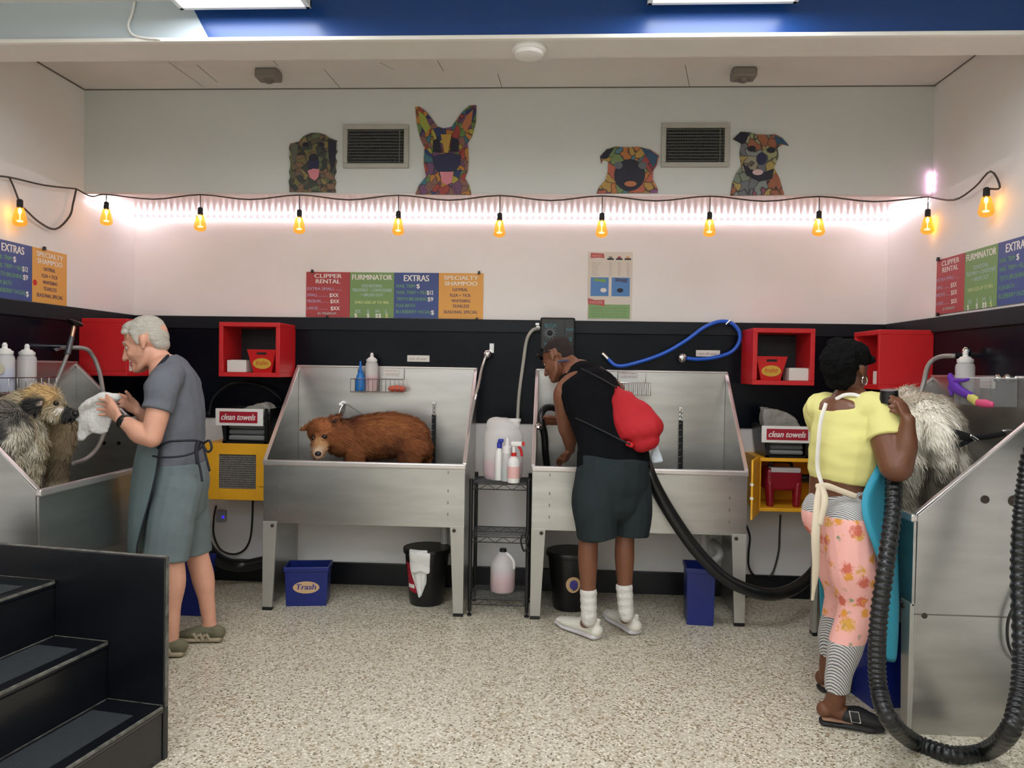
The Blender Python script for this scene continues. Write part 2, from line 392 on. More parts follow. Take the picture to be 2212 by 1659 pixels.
# string of amber bulbs
t = thing('string_lights', (0, YS-.03, HS), 'string of amber glowing bulbs hung on a dark cable under the dog pictures', 'string lights')
yb = YS-.035
bulbs = [(230, 446, 'b'), (433, 458, 'b'), (647, 463, 'b'), (861, 466, 'b'), (1080, 470, 'b'), (1301, 470, 'b'), (1534, 468, 'b'), (1770, 466, 'b'), (2005, 462, 'b')]
hooks = [at(u, 420+(u-230)*.003, y=yb) for u, v, _ in bulbs]
path = []
h0 = at(165, 408, x=XL+.03)
for i, h in enumerate([h0]+hooks):
    if path: 
        q = path[-1]; path.append((q+h)/2-V((0, 0, .028)))
    path.append(h)
cab = MB().tube(path, .0045, 6, 4)
lp = [at(165, 408, x=XL+.03), at(158, 440, x=XL+.03), at(150, 468, x=XL+.03), at(120, 495, x=XL+.03), at(85, 480, x=XL+.03), at(52, 450, x=XL+.04)]
cab.tube(lp, .006, 6, 4)
cab.tube([at(165, 408, x=XL+.03), at(95, 400, x=XL+.03), at(20, 383, x=XL+.03), at(-40, 378, x=XL+.03)], .005, 6, 4)
cab.tube([at(20, 383, x=XL+.03), at(30, 405, x=XL+.03), at(40, 432, x=XL+.04)], .005, 6, 4)
cab.tube([hooks[-1], at(2060, 432, x=XR-.04), at(2105, 405, x=XR-.04), at(2140, 370, x=XR-.03), at(2160, 405, x=XR-.03), at(2135, 408, x=XR-.05)], .005, 6, 4)
cab.build('cable', mat('cable_dark', (70, 62, 56), .6), t, smooth=60)
def bulb(p, sc=1.0):
    "socket top at p"
    b = MB().lathe([(.003, 0), (.021, -.018), (.027, -.045), (.034, -.075), (.036, -.092), (.028, -.105), (.012, -.112)], p-V((0, 0, .02)), 16).build('bulb', amber, t, smooth=180)
    MB().lathe([(.008, .012), (.015, .006), (.0155, -.03), (.012, -.034)], p, 12).build('socket', black_matte, b, smooth=40)
    f = MB().lathe([(.003, -.035), (.009, -.042), (.008, -.06), (.002, -.07), (.002, -.098), (.016, -.103), (.013, -.107)], p, 10)
    f.build('filament', bulb_glow, b, smooth=180)
for (u, v, _), h in zip(bulbs, hooks):
    p = at(u, v-6, y=yb); p = V((h.x, yb, p.z)); bulb(p)
    MB().tube([h, p], .003, 6, 0).build('drop_wire', mat('cable_dark', (70, 62, 56), .6), t)
bulb(at(43, 435, x=XL+.06)); bulb(at(2131, 410, x=XR-.06))
# things on the ceiling and the beam
t = thing('smoke_detector', at(1143, 103, z=HB), 'round white smoke detector under the white beam', 'smoke detector')
c = at(1143, 104, z=HB)
MB().lathe([(.075, 0), (.078, -.012), (.07, -.02)], c, 32).build('base', white_plastic, t, smooth=40)
MB().lathe([(.066, -.0195), (.062, -.036), (.04, -.045)], c, 32).build('cover', white_plastic, t, smooth=40)
for u, v, lb in ((580, 164, 'left one of the two small grey boxes on the alcove ceiling'), (1606, 162, 'right one of the two small grey boxes on the alcove ceiling')):
    c = at(u, v, z=HC-.03)
    t = thing('ceiling_sensor', (c.x, c.y, HC), lb, 'sensor box', 'grey ceiling boxes')
    MB().box((c.x-.065, c.y-.05, HC-.055), (c.x+.065, c.y+.05, HC)).build('case', mat('sensor_grey', (128, 120, 114), .5), t, bevel=.012)
    MB().lathe([(.03, 0), (.026, -.012), (.012, -.018)], (c.x, c.y, HC-.0545), 20).build('lens', mat('sensor_lens', (108, 102, 98), .3), t, smooth=60)
t = thing('hanging_cable', at(283, 60, y=3.3), 'loose white cable drooping down the pale header wall', 'cable')
MB().tube([at(291, 2, y=3.318), at(285, 30, y=3.316), at(277, 55, y=3.314), at(287, 75, y=3.312), at(315, 82, y=3.306), at(345, 84, y=3.306)], .0055, 8).build('wire', white_plastic, t, smooth=180)
# air grilles
def grille(u0, v0, u1, v1, label):
    y = YS; p = at(u0, v1, y=y); q = at(u1, v0, y=y)
    t = thing('air_vent', ((p.x+q.x)/2, y, p.z), label, 'air vent', 'bulkhead air vents')
    x0, x1, z0, z1 = p.x, q.x, p.z, q.z; w = .027
    fr = MB().box((x0, y-.022, z0), (x1, y, z0+w)).box((x0, y-.022, z1-w), (x1, y, z1)).box((x0, y-.022, z0+w), (x0+w, y, z1-w)).box((x1-w, y-.022, z0+w), (x1, y, z1-w))
    fr.build('frame', mat('vent_frame', (172, 171, 162), .6, var=.05), t, bevel=.003)
    MB().box((x0+w, y-.004, z0+w), (x1-w, y-.001, z1-w)).build('backing', mat('vent_dark', (26, 27, 28), .8), t)
    lv = MB(); nz = 11
    for i in range(nz):
        z = z0+w+(z1-z0-2*w)*(i+.5)/nz; lv.box((x0+w, y-.016, z-.0025), (x1-w, y-.008, z+.0025))
    nx = 34
    for i in range(nx):
        x = x0+w+(x1-x0-2*w)*(i+.5)/nx; lv.box((x-.0012, y-.012, z0+w), (x+.0012, y-.005, z1-w))
    lv.build('louvres', mat('vent_louvre', (88, 88, 84), .7), t)
    MB().box((x1-w-.03, y-.02, z0+w), (x1-w-.022, y-.01, z1-w)).build('lever_rail', mat('vent_louvre', (88, 88, 84), .7), t)
grille(742, 271, 884, 364, 'dark louvred air vent left of the big pointed-ear dog picture')
grille(1427, 268, 1575, 362, 'dark louvred air vent between the two right-hand dog pictures')

# ---------------------------------------------------------------- patchwork dog cut-outs
def patch_material(name, scale, hues, seed):
    m = bpy.data.materials.new(name); m.use_nodes = True; nt = m.node_tree; N = nt.nodes; L = nt.links; b = N['Principled BSDF']; b.inputs['Roughness'].default_value = .6
    tc = N.new('ShaderNodeTexCoord'); mp = N.new('ShaderNodeMapping'); mp.inputs['Location'].default_value = (seed, 0, seed*.7); L.new(tc.outputs['Object'], mp.inputs[0])
    nz = N.new('ShaderNodeTexNoise'); nz.inputs['Scale'].default_value = 9; L.new(mp.outputs[0], nz.inputs['Vector'])
    mx = N.new('ShaderNodeMix'); mx.data_type = 'VECTOR'; mx.inputs[0].default_value = .12; L.new(mp.outputs[0], mx.inputs[4]); L.new(nz.outputs[1], mx.inputs[5])
    v = N.new('ShaderNodeTexVoronoi'); v.inputs['Scale'].default_value = scale; L.new(mx.outputs[1], v.inputs['Vector'])
    e = N.new('ShaderNodeTexVoronoi'); e.feature = 'DISTANCE_TO_EDGE'; e.inputs['Scale'].default_value = scale; L.new(mx.outputs[1], e.inputs['Vector'])
    s = N.new('ShaderNodeSeparateColor'); L.new(v.outputs['Color'], s.inputs[0])
    r = N.new('ShaderNodeValToRGB'); r.color_ramp.interpolation = 'CONSTANT'; L.new(s.outputs[0], r.inputs[0])
    for i, h in enumerate(hues):
        k = r.color_ramp.elements[i] if i < 2 else r.color_ramp.elements.new(i/len(hues))
        k.position = i/len(hues); k.color = lin(h)+(1,)
    g = N.new('ShaderNodeMapRange'); g.inputs[1].default_value = .0; g.inputs[2].default_value = .07; L.new(e.outputs[0], g.inputs[0])
    x = N.new('ShaderNodeMix'); x.data_type = 'RGBA'; x.inputs[6].default_value = lin((34, 36, 46))+(1,); L.new(g.outputs[0], x.inputs[0]); L.new(r.outputs[0], x.inputs[7])
    dk = N.new('ShaderNodeMix'); dk.data_type = 'RGBA'; dk.blend_type = 'MULTIPLY'; dk.inputs[0].default_value = 1; L.new(x.outputs[2], dk.inputs[6]); dk.inputs[7].default_value = (.72, .72, .76, 1)
    L.new(dk.outputs[2], b.inputs['Base Color']); return m
RAIN = [(176, 72, 62), (206, 140, 62), (190, 176, 70), (112, 142, 78), (70, 122, 132), (52, 66, 112), (150, 104, 90), (126, 84, 116)]
MOSS = [(132, 120, 76), (96, 92, 70), (152, 136, 84), (74, 78, 68), (120, 104, 86), (146, 112, 82), (60, 66, 62), (110, 122, 84)]
SOFT = [(176, 166, 140), (196, 170, 98), (150, 160, 150), (176, 110, 78), (124, 126, 130), (158, 96, 110), (178, 178, 130), (138, 150, 130)]
ink_dark = mat('cutout_dark', (30, 30, 46), .6); ink_muz = mat('cutout_navy', (36, 38, 72), .6); tongue_m = mat('cutout_tongue', (206, 128, 138), .6); ink_teal = mat('cutout_teal', (44, 78, 104), .6); ink_gold = mat('cutout_gold', (178, 142, 66), .6)
def cutout(outline, mtl, label, parts):
    y = YS-.004; P = [at(u, v, y=y-.008) for u, v in outline]
    x = sum(p.x for p in P)/len(P); z = min(p.z for p in P)
    t = thing('dog_cutout', (x, y, z), label, 'wall decoration', 'patchwork dog head cut-outs')
    MB().prism([V((p.x, y-.008, p.z)) for p in P], (0, .012, 0)).build('board', mtl, t)
    for k, (nm, poly, m) in enumerate(parts):
        yy = y-.0085-.0012*(k+1)
        if len(poly) == 2:
            (u, v), (ru, rv_) = poly; c = at(u, v, y=yy); ru *= yy/F; rv_ *= yy/F
            pp = [V((c.x+ru*math.cos(a), yy, c.z+rv_*math.sin(a))) for a in [2*math.pi*i/20 for i in range(20)]]
        else: pp = [V((p.x, yy, p.z)) for p in [at(u, v, y=yy) for u, v in poly]]
        MB().prism(pp, (0, .0012, 0)).build(nm, m, t)
def zz(pts, k=4, a=5):
    o = []
    for (x0, y0), (x1, y1) in zip(pts, pts[1:]):
        for i in range(k):
            o.append((x0+(x1-x0)*i/k+(a if i % 2 else 0)*(1 if y1 > y0 else -1)*random.uniform(.4, 1), y0+(y1-y0)*i/k))
    return o
cutout(zz([(627, 310), (627, 360), (625, 414)], 5, -6)+[(625, 414), (725, 415)]+zz([(725, 415), (726, 370), (728, 325), (722, 302)], 4, 5)+[(728, 304), (712, 298), (702, 291), (688, 287), (672, 287), (655, 294), (645, 306)],
    patch_material('shaggy_patches', 30, MOSS, 1.3), 'shaggy round-headed patchwork dog cut-out, leftmost above the lights',
    [('ear', [(708, 298), (727, 308), (724, 352), (716, 372), (710, 340)], ink_dark), ('ear', [(629, 312), (645, 310), (640, 345), (630, 360)], mat('cutout_olive', (92, 92, 82), .6)),
     ('muzzle', [((677, 350), (13, 20))], ink_dark) if 0 else ('muzzle', ((677, 352), (12, 18)), ink_muz), ('nose', ((677, 340), (10, 8)), ink_dark), ('tongue', [(664, 369), (677, 364), (690, 366), (688, 382), (680, 390), (670, 384)], tongue_m), ('eye', ((660, 312), (7, 5)), ink_dark), ('eye', ((694, 312), (7, 5)), ink_dark)])
cutout([(897, 231), (905, 230), (920, 241), (934, 258), (944, 273), (958, 277), (975, 274), (985, 260), (998, 242), (1014, 228), (1029, 227), (1028, 262), (1020, 292), (1010, 308), (1012, 340), (1010, 368), (1004, 384), (1014, 402), (1018, 420), (897, 419), (905, 400), (920, 381), (915, 350), (917, 320), (908, 300), (900, 266)],
    patch_material('bright_patches', 27, RAIN, 4.1), 'tall pointed-ear patchwork dog cut-out with pink tongue, second from the left',
    [('ear', [(903, 238), (918, 250), (930, 276), (920, 288), (908, 268)], mat('cutout_lime', (150, 156, 66), .6)), ('ear', [(1022, 236), (1008, 250), (996, 274), (1006, 284), (1018, 266)], mat('cutout_rust', (176, 108, 72), .6)), ('brow', [(935, 303), (948, 298), (955, 330), (935, 328)], ink_dark), ('brow', [(975, 298), (990, 300), (992, 326), (972, 328)], ink_dark),
     ('muzzle', [(933, 338), (955, 333), (975, 330), (996, 336), (994, 355), (984, 370), (945, 371), (936, 356)], ink_muz), ('tongue', [(950, 371), (979, 371), (976, 394), (965, 399), (955, 394)], tongue_m), ('forehead', [(952, 290), (975, 290), (968, 330), (960, 330)], ink_gold)])
cutout([(1289, 417), (1293, 405), (1308, 388), (1313, 370), (1314, 348), (1304, 345), (1299, 353), (1296, 338), (1310, 322), (1330, 316), (1350, 318), (1380, 317), (1405, 323), (1424, 336), (1418, 358), (1411, 368), (1410, 388), (1421, 408), (1421, 416)],
    patch_material('warm_patches', 17, [(196, 96, 70), (206, 132, 70), (176, 76, 74), (200, 160, 84), (132, 152, 96), (92, 140, 150), (150, 92, 140), (206, 110, 84)], 7.7), 'low broad flat-faced patchwork dog cut-out left of the right vent',
    [('ear', [(1296, 338), (1310, 324), (1328, 318), (1312, 342), (1303, 344)], ink_dark), ('ear', [(1384, 318), (1404, 324), (1422, 337), (1412, 364), (1402, 346)], ink_teal), ('muzzle', ((1360, 378), (33, 34)), ink_dark), ('eye', ((1336, 357), (9, 8)), mat('cutout_grey', (96, 98, 104), .6)), ('eye', ((1388, 357), (9, 8)), mat('cutout_grey', (96, 98, 104), .6)), ('mouth', ((1362, 397), (13, 6)), mat('cutout_rust', (176, 108, 72), .6))])
cutout([(1578, 422), (1582, 395), (1590, 375), (1602, 358), (1598, 330), (1602, 308), (1583, 300), (1600, 284), (1620, 285), (1634, 290), (1660, 291), (1675, 290), (1690, 298), (1704, 314), (1692, 311), (1680, 318), (1682, 340), (1672, 362), (1684, 385), (1694, 420)],
    patch_material('pale_patches', 18, SOFT, 2.9), 'folded-ear patchwork dog cut-out with a sun-rayed chest, rightmost of the four',
    [('ear', [(1584, 300), (1600, 285), (1620, 287), (1610, 308), (1603, 312)], ink_dark), ('ear', [(1672, 292), (1690, 299), (1702, 313), (1686, 310), (1680, 316)], ink_teal), ('nose', ((1645, 343), (11, 13)), ink_muz), ('collar', [(1604, 352), (1622, 366), (1650, 372), (1672, 364), (1668, 386), (1640, 392), (1612, 378)], ink_dark), ('tongue', ((1637, 372), (11, 6)), mat('cutout_pink', (206, 176, 176), .6)), ('eye', ((1624, 321), (9, 6)), ink_dark), ('eye', ((1666, 324), (9, 6)), ink_dark)])
# ---------------------------------------------------------------- printed boards
MENU = [
 (menu_red, 'clipper', [('CLIPPER', .5, .085, .040, ink_white, .62), ('RENTAL', .5, .205, .040, ink_white, .55), ('EXTRA SMALL ......', .42, .37, .028, ink_lilac, .78), ('SMALL', .15, .51, .028, ink_lilac, .24), ('..........', .4, .51, .028, ink_lilac, .2), ('$XX', .64, .51, .036, ink_white, .2), ('MEDIUM', .18, .645, .028, ink_lilac, .3), ('.......', .43, .645, .028, ink_lilac, .18), ('$XX', .66, .645, .036, ink_white, .2), ('LARGE', .15, .8, .028, ink_lilac, .25), ('........', .4, .8, .028, ink_lilac, .2), ('$XX', .67, .8, .036, ink_white, .2), ('$5 MINIMUM', .48, .915, .022, ink_pale, .42)]),
 (menu_green, 'furminator', [('FURMINATOR', .5, .105, .05, ink_white, .9), ('DESHEDDING', .5, .295, .03, ink_pale, .46), ('TREATMENT + CONDITIONER', .5, .39, .03, ink_pale, .9), ('+ BRUSH OUT', .5, .495, .03, ink_pale, .5), ('SHED LESS UP TO 90%', .5, .66, .026, ink_yellow, .76), ('XS', .18, .86, .034, ink_pale, .13), ('S', .42, .86, .034, ink_pale, .06), ('M', .63, .86, .034, ink_pale, .08), ('L', .84, .86, .034, ink_pale, .06), ('$', .14, .95, .04, ink_white, .06), ('$', .42, .95, .04, ink_white, .06), ('$$', .65, .95, .04, ink_white, .13), ('$', .84, .95, .04, ink_yellow, .06)]),
 (menu_blue, 'extras', [('EXTRAS', .5, .115, .06, ink_white, .56), ('NAIL TRIM', .26, .29, .032, ink_green, .42), ('$', .54, .29, .042, ink_white, .07), ('NAIL TRIM + FILE', .4, .43, .032, ink_green, .68), ('$12', .81, .43, .04, ink_white, .14), ('TEETH BRUSHING', .4, .575, .032, ink_green, .68), ('$9', .82, .575, .04, ink_white, .12), ('FLEA BATH', .26, .72, .032, ink_green, .42), ('BLUEBERRY FACIAL', .44, .855, .032, ink_green, .78), ('$', .87, .865, .042, ink_white, .07)]),
 (menu_orange, 'specialty', [('SPECIALTY', .5, .1, .040, ink_white, .76), ('SHAMPOO', .5, .225, .040, ink_white, .72), ('OATMEAL', .48, .36, .03, ink_navy, .34), ('FLEA + TICK', .49, .485, .03, ink_navy, .46), ('WHITENING', .5, .605, .03, ink_navy, .42), ('TEARLESS', .5, .72, .03, ink_navy, .38), ('SEASONAL SPECIAL', .5, .85, .03, ink_navy, .76)])]
def menu(org, rv, idx, pw, ph, label, clips, extra=None):
    "org: lower left corner"
    rv = V(rv); uv = V((0, 0, 1)); nn = rv.cross(uv); org = V(org)
    t = thing('menu_board', org+rv*pw*len(idx)/2, label, 'menu board', 'price menu boards')
    for k, i in enumerate(idx):
        m, nm, lines = MENU[i]; o = org+rv*pw*k
        p = MB(); flat(p, o, rv, uv, .001, 0, pw-.001, ph, .002, .004); p = p.build('panel', m, t)
        for s, x, y, sz, ink, w in lines:
            b = MB(); hgt = sz*(ph/.31); write(b, s, o+rv*pw*x+uv*(ph*(1-y)-hgt*.36), rv, uv, hgt, pw*w, bold=round(hgt*(.03 if ink is ink_white else .016), 5), lift=.0066); b.build('lettering', ink, p, fix=False)
    for (x, y) in clips:
        b = MB(); o = org+rv*x+uv*y+nn*.008
        b.prism([o+rv*-.01+uv*-.008, o+rv*.01+uv*-.008, o+rv*.006+uv*.012, o+rv*-.006+uv*.012], nn*.012)
        b.build('clip', black_plastic, t)
    return t
yb_ = D-.001
p0 = at(661, 687, y=yb_); p1 = at(1045, 590, y=yb_); pw = (p1.x-p0.x)/4; ph = .305
z0 = at(850, 687, y=yb_).z
menu((p0.x, yb_, z0), (1, 0, 0), [0, 1, 2, 3], pw, ph, 'four coloured price panels in a row on the rear wall above the middle tubs', [(.045, ph+.002), (pw*4-.03, ph+.002), (.15, -.003), (pw*4-.04, -.003)])
yr = at(142, 605, x=XL).y; zl = at(142, 662, x=XL).z
menu((XL+.001, yr-4*pw, zl), (0, 1, 0), [0, 1, 2, 3], pw, ph, 'price board on the left wall cut by the frame, blue and orange panels showing', [(pw*3.3, ph+.002)])
yl = at(2025, 620, x=XR).y; zr = at(2025, 680, x=XR).z
menu((XR-.001, yl, zr), (0, -1, 0), [0, 1, 2, 3], pw, ph, 'price board on the right wall, red, green and blue panels showing', [(.03, ph+.002), (.04, -.003)])
st = bpy.data.objects['menu_board.001']
sk = MB(); oo = V((XL+.008, yr-pw*.93, zl+ph*.36)); sk.lathe([(.016, 0), (.016, .001)], oo, 16, M=Matrix.Rotation(math.pi/2, 3, 'Y'))
sk.build('sticker', red_plastic, st)
# rear poster
pl, pr_ = at(1268, 690, y=yb_), at(1367, 545, y=yb_); w = pr_.x-pl.x; hgt = pr_.z-pl.z
t = thing('price_poster', ((pl.x+pr_.x)/2, yb_, pl.z), 'tall white poster with blue pictures and green footer right of the price panels', 'poster')
o0 = V((pl.x, yb_, pl.z)); rv, uv = V((1, 0, 0)), V((0, 0, 1))
b = MB(); flat(b, o0, rv, uv, 0, 0, w, hgt, .001, .002); sheet = b.build('sheet', mat('poster_paper', (216, 208, 196), .6), t)
def pflat(nm, m, x0, y0, x1, y1, lift=.0034, poly=None):
    b = MB()
    if poly: b.prism([o0+rv*w*x+uv*hgt*(1-y)+V((0, -lift, 0)) for x, y in poly], (0, -.0005, 0))
    else: flat(b, o0, rv, uv, w*x0, hgt*(1-y1), w*x1, hgt*(1-y0), lift, .0005)
    return b.build(nm, m, sheet)
X = lambda u: (u-460)/(1425-460); Y = lambda v: (v-120)/(1545-120)
pb = mat('poster_blue', (84, 132, 190), .6); pg = mat('poster_green', (132, 168, 112), .6); pm = mat('poster_red', (186, 92, 92), .6)
pflat('footer', pg, X(485), Y(1225), X(1385), Y(1525)); 
for a_, c_ in ((525, 915), (980, 1372)): pflat('picture', pb, X(a_), Y(655), X(c_), Y(1050))
pflat('ribbon', pm, 0, 0, 0, 0, .0045, [(X(520), Y(140)), (X(800), Y(155)), (X(815), Y(250)), (X(700), Y(240)), (X(515), Y(250))])
pflat('ribbon', pm, 0, 0, 0, 0, .0045, [(X(470), Y(1090)), (X(620), Y(1135)), (X(830), Y(1125)), (X(835), Y(1265)), (X(680), Y(1235)), (X(480), Y(1225))])
pflat('ribbon', mat('poster_leaf', (120, 160, 92), .6), 0, 0, 0, 0, .0045, [(X(590), Y(665)), (X(720), Y(690)), (X(860), Y(690)), (X(850), Y(765)), (X(700), Y(740)), (X(600), Y(735))])
pflat('ribbon', mat('poster_slate', (74, 84, 116), .6), 0, 0, 0, 0, .0045, [(X(1050), Y(660)), (X(1180), Y(680)), (X(1320), Y(675)), (X(1310), Y(765)), (X(1150), Y(740)), (X(1060), Y(740))])
for u, c_, nm in ((945, (120, 122, 108), 'g'), (1135, (150, 60, 66), 'r'), (1320, (212, 160, 96), 'o')):
    pflat('icon', mat('icon_'+nm, c_, .6), X(u-35), Y(212), X(u+35), Y(250)); pflat('icon_base', ink_dark, X(u-70), Y(250), X(u+70), Y(285))
for u, m in ((805, white_card), (1165, ink_dark)):
    b = MB(); oval(b, o0+rv*w*X(u)+uv*hgt*(1-Y(925)), rv, uv, w*.07, hgt*.033, .0045, 20, .0005); b.build('badge', m, sheet)
pi = mat('poster_ink', (150, 146, 140), .7)
for k in range(7):
    y = Y(345+42*k); b = MB()
    write(b, ['Wash + dry', 'Shampoo', 'Brushes', 'Towels', 'Aprons', 'Dryers', 'Clean up'][k], o0+rv*w*X(555)+uv*hgt*(1-y)-uv*.006, rv, uv, .012, None, align='L', lift=.0036)
    for u in (950, 1140, 1330): write(b, '$'+str(16+k), o0+rv*w*X(u)+uv*hgt*(1-y)-uv*.006, rv, uv, .012, None, lift=.0036)
    b.build('lettering', pi, sheet, fix=False)
for k, s in enumerate(('Bring your dog, we have the tubs', 'Every tenth wash is on the house', 'Please rinse the tub when done', 'Ask us for help at any time')): b = MB(); write(b, s, o0+rv*w*X(935)+uv*hgt*(1-Y(1315+58*k)), rv, uv, .014, w*.78, lift=.0046); b.build('lettering', mat('poster_darkgreen', (96, 136, 84), .6), sheet, fix=False)
b = MB(); write(b, 'BASIC', o0+rv*w*X(660)+uv*hgt*(1-Y(220)), rv, uv, .018, w*.2, lift=.0052); b.build('lettering', mat('poster_rose', (226, 170, 160), .6), sheet, fix=False); b = MB(); write(b, 'INCLUDES', o0+rv*w*X(650)+uv*hgt*(1-Y(1205)), rv, uv, .02, w*.28, lift=.0052); b.build('lettering', mat('poster_rose', (226, 170, 160), .6), sheet, fix=False)
# ---------------------------------------------------------------- small white labels on the wainscot and splashes
def plate(u0, v0, u1, v1, y, label, text, nm='label_plate'):
    a, b = at(u0, v1, y=y), at(u1, v0, y=y); o = V((a.x, y, a.z)); w, h = b.x-a.x, b.z-a.z
    t = thing(nm, o+V((w/2, 0, 0)), label, 'label', 'small white instruction labels'); m = MB(); flat(m, o, V((1, 0, 0)), V((0, 0, 1)), 0, 0, w, h, 0, .006); p = m.build('card', white_card, t, bevel=.001)
    for k, s in enumerate(text): m = MB(); write(m, s, o+V((w/2, 0, h*(1-(k+.75)/len(text)))), (1, 0, 0), (0, 0, 1), h*.62/len(text), w*.78, lift=.0068); m.build('lettering', mat('label_ink', (150, 120, 120), .7), t, fix=False)
plate(880, 768, 928, 781, D-.0125, 'white label strip on the black wainscot above the brown dog', ['turn off water'])
plate(1503, 757, 1555, 770, D-.0125, 'white label strip on the black wainscot inside the blue hose loop', ['turn off water'])
# ---------------------------------------------------------------- red wall cubbies
def cubby(M, w, d, h, label, items):
    "local: x along the wall, y out of the wall towards the room, z up"
    th = .028; t = thing('wall_cubby', M @ V((w/2, 0, 0)), label, 'wall cubby', 'red wall cubbies'); b = MB(); b.M = M
    b.box((0, 0, 0), (w, d, th)).box((0, 0, h-th), (w, d, h)).box((0, 0, th), (th, d, h-th)).box((w-th, 0, th), (w, d, h-th))
    b.build('case', red_paint, t, bevel=.003)
    b = MB(); b.M = M; b.box((th, .001, th), (w-th, .008, h-th)); b.build('back_panel', mat('cubby_back', (22, 24, 30), .5), t)
    for kind, x, lb in items:
        if kind == 'box':
            t2 = thing('card_box', M @ V((x, d*.6, th)), lb, 'box', 'white boxes in the red cubbies'); b = MB(); b.M = M
            b.box((x-.063, d-.17, th+.001), (x+.063, d-.03, th+.078)); b.build('carton', white_card, t2, bevel=.003)
            b = MB(); b.M = M; b.box((x-.05, d-.14, th+.0785), (x+.05, d-.06, th+.081)); b.build('slot_flap', mat('card_shade', (205, 200, 192), .7), t2)
        else:
            t2 = thing('caddy_bin', M @ V((x, d*.6, th)), lb, 'bin', 'red caddies in the cubbies'); b = MB()
            R = M.to_3x3(); b.M = M
            w0, w1, hh = .115, .185, .145; y0, y1 = d-.16, d-.035
            b.add([(x-w0/2, y0, th+.001), (x+w0/2, y0, th+.001), (x+w0/2, y1, th+.001), (x-w0/2, y1, th+.001), (x-w1/2, y0-.02, th+hh), (x+w1/2, y0-.02, th+hh), (x+w1/2, y1+.02, th+hh), (x-w1/2, y1+.02, th+hh)],
                  [(0, 3, 2, 1), (0, 1, 5, 4), (1, 2, 6, 5), (2, 3, 7, 6), (3, 0, 4, 7)])
            o = b.build('body', red_plastic, t2, solid=.004, fix=False)
            fr = lambda px, f, e: V((px, y1+(.02*f)+e, th+.001+(hh-.001)*f))
            b = MB(); b.M = M; n = 24
            b.prism([fr(x+.06*math.cos(a), .40+.24*math.sin(a), .003) for a in [2*math.pi*i/n for i in range(n)]], (0, .0012, 0)); b.build('label', gold_label, t2)
            b = MB(); u_ = (fr(x, 1, 0)-fr(x, 0, 0)).normalized()
            write(b, 'brushes', M @ fr(x, .34, .0035), R @ V((-1 if 0 else 1, 0, 0)) if (R @ V((1,0,0))).cross(R @ u_).dot(R @ V((0,1,0))) > 0 else R @ V((-1, 0, 0)), R @ u_, .045, .08, shear=.3, lift=.0018); b.build('lettering', red_paint, t2, fix=False)
            b = MB(); b.M = M
            b.prism([fr(x-.032, .80, .0025), fr(x+.032, .80, .0025), fr(x+.032, .90, .0025), fr(x-.032, .90, .0025)], (0, .001, 0)); b.build('handle_slot', black_matte, t2)
            b = MB(); b.M = M; b.tube([(x-w1/2, y0-.02, th+hh), (x+w1/2, y0-.02, th+hh), (x+w1/2, y1+.02, th+hh), (x-w1/2, y1+.02, th+hh), (x-w1/2, y0-.02, th+hh)], .004, 6, 0); b.build('rim', red_plastic, t2)
def wallM(org, rv, nn): rv, nn = V(rv), V(nn); return Matrix(((rv.x, nn.x, 0, org[0]), (rv.y, nn.y, 0, org[1]), (0, 0, 1, org[2]), (0, 0, 0, 1)))
cd = .30; yf = D-.012-cd
a, b2 = at(472, 813, y=yf), at(605, 697, y=yf)
cubby(wallM((a.x, D-.012, a.z), (1, 0, 0), (0, -1, 0)), b2.x-a.x, cd, b2.z-a.z, 'red wall cubby left of the tub that holds the brown dog', [('box', .105, 'white box in the red cubby left of the brown dog'), ('caddy', .275, 'red caddy with gold oval label in the cubby left of the brown dog')])
a, b2 = at(1625, 831, y=yf), at(1762, 710, y=yf)
cubby(wallM((a.x, D-.012, a.z), (1, 0, 0), (0, -1, 0)), b2.x-a.x, cd, b2.z-a.z, 'red wall cubby between the blue hose loop and the woman', [('caddy', .12, 'red caddy with gold oval label in the cubby beside the blue hose'), ('box', .295, 'white box in the red cubby beside the blue hose')])
a, b2 = at(1897, 842, x=XR-.012-cd), at(1845, 714, x=XR-.012-cd)
hz = at(1897, 712, x=XR-.012-cd).z-a.z
cubby(wallM((XR-.012, b2.y, a.z), (0, -1, 0), (-1, 0, 0)), b2.y-a.y, cd, hz, 'red cubby on the right wall beside the woman, its solid side to us', [('box', .285, 'white box in the right wall cubby behind the face of the woman')])
a = at(300, 813, x=XL+.012+cd); a2 = at(170, 811, x=XL+.012)
cubby(wallM((XL+.012, a2.y, a2.z), (0, 1, 0), (1, 0, 0)), .40, cd, .348, 'red cubby on the left wall behind the grey-haired man, its solid side to us', [('box', .08, 'white box in the left wall cubby behind the chin of the man')])

# ---------------------------------------------------------------- yellow dryer boxes with towel bins on top
def mesh_mat():
    m = bpy.data.materials.new('expanded_mesh'); m.use_nodes = True; nt = m.node_tree; N = nt.nodes; L = nt.links; b = N['Principled BSDF']; b.inputs['Roughness'].default_value = .7
    tc = N.new('ShaderNodeTexCoord'); w = N.new('ShaderNodeTexWave'); w.bands_direction = 'Z'; w.inputs['Scale'].default_value = 22; w.inputs['Distortion'].default_value = 3; w.inputs['Detail Scale'].default_value = 6
    L.new(tc.outputs['Object'], w.inputs['Vector']); r = N.new('ShaderNodeValToRGB'); L.new(w.outputs[0], r.inputs[0])
    r.color_ramp.elements[0].color = lin((58, 56, 52))+(1,); r.color_ramp.elements[1].color = lin((128, 124, 116))+(1,); L.new(r.outputs[0], b.inputs['Base Color']); return m
MESH = mesh_mat()
yf = 4.80; zb, zt = .613, .975
x0, x1 = at(438, 960, y=yf).x, at(590, 960, y=yf).x
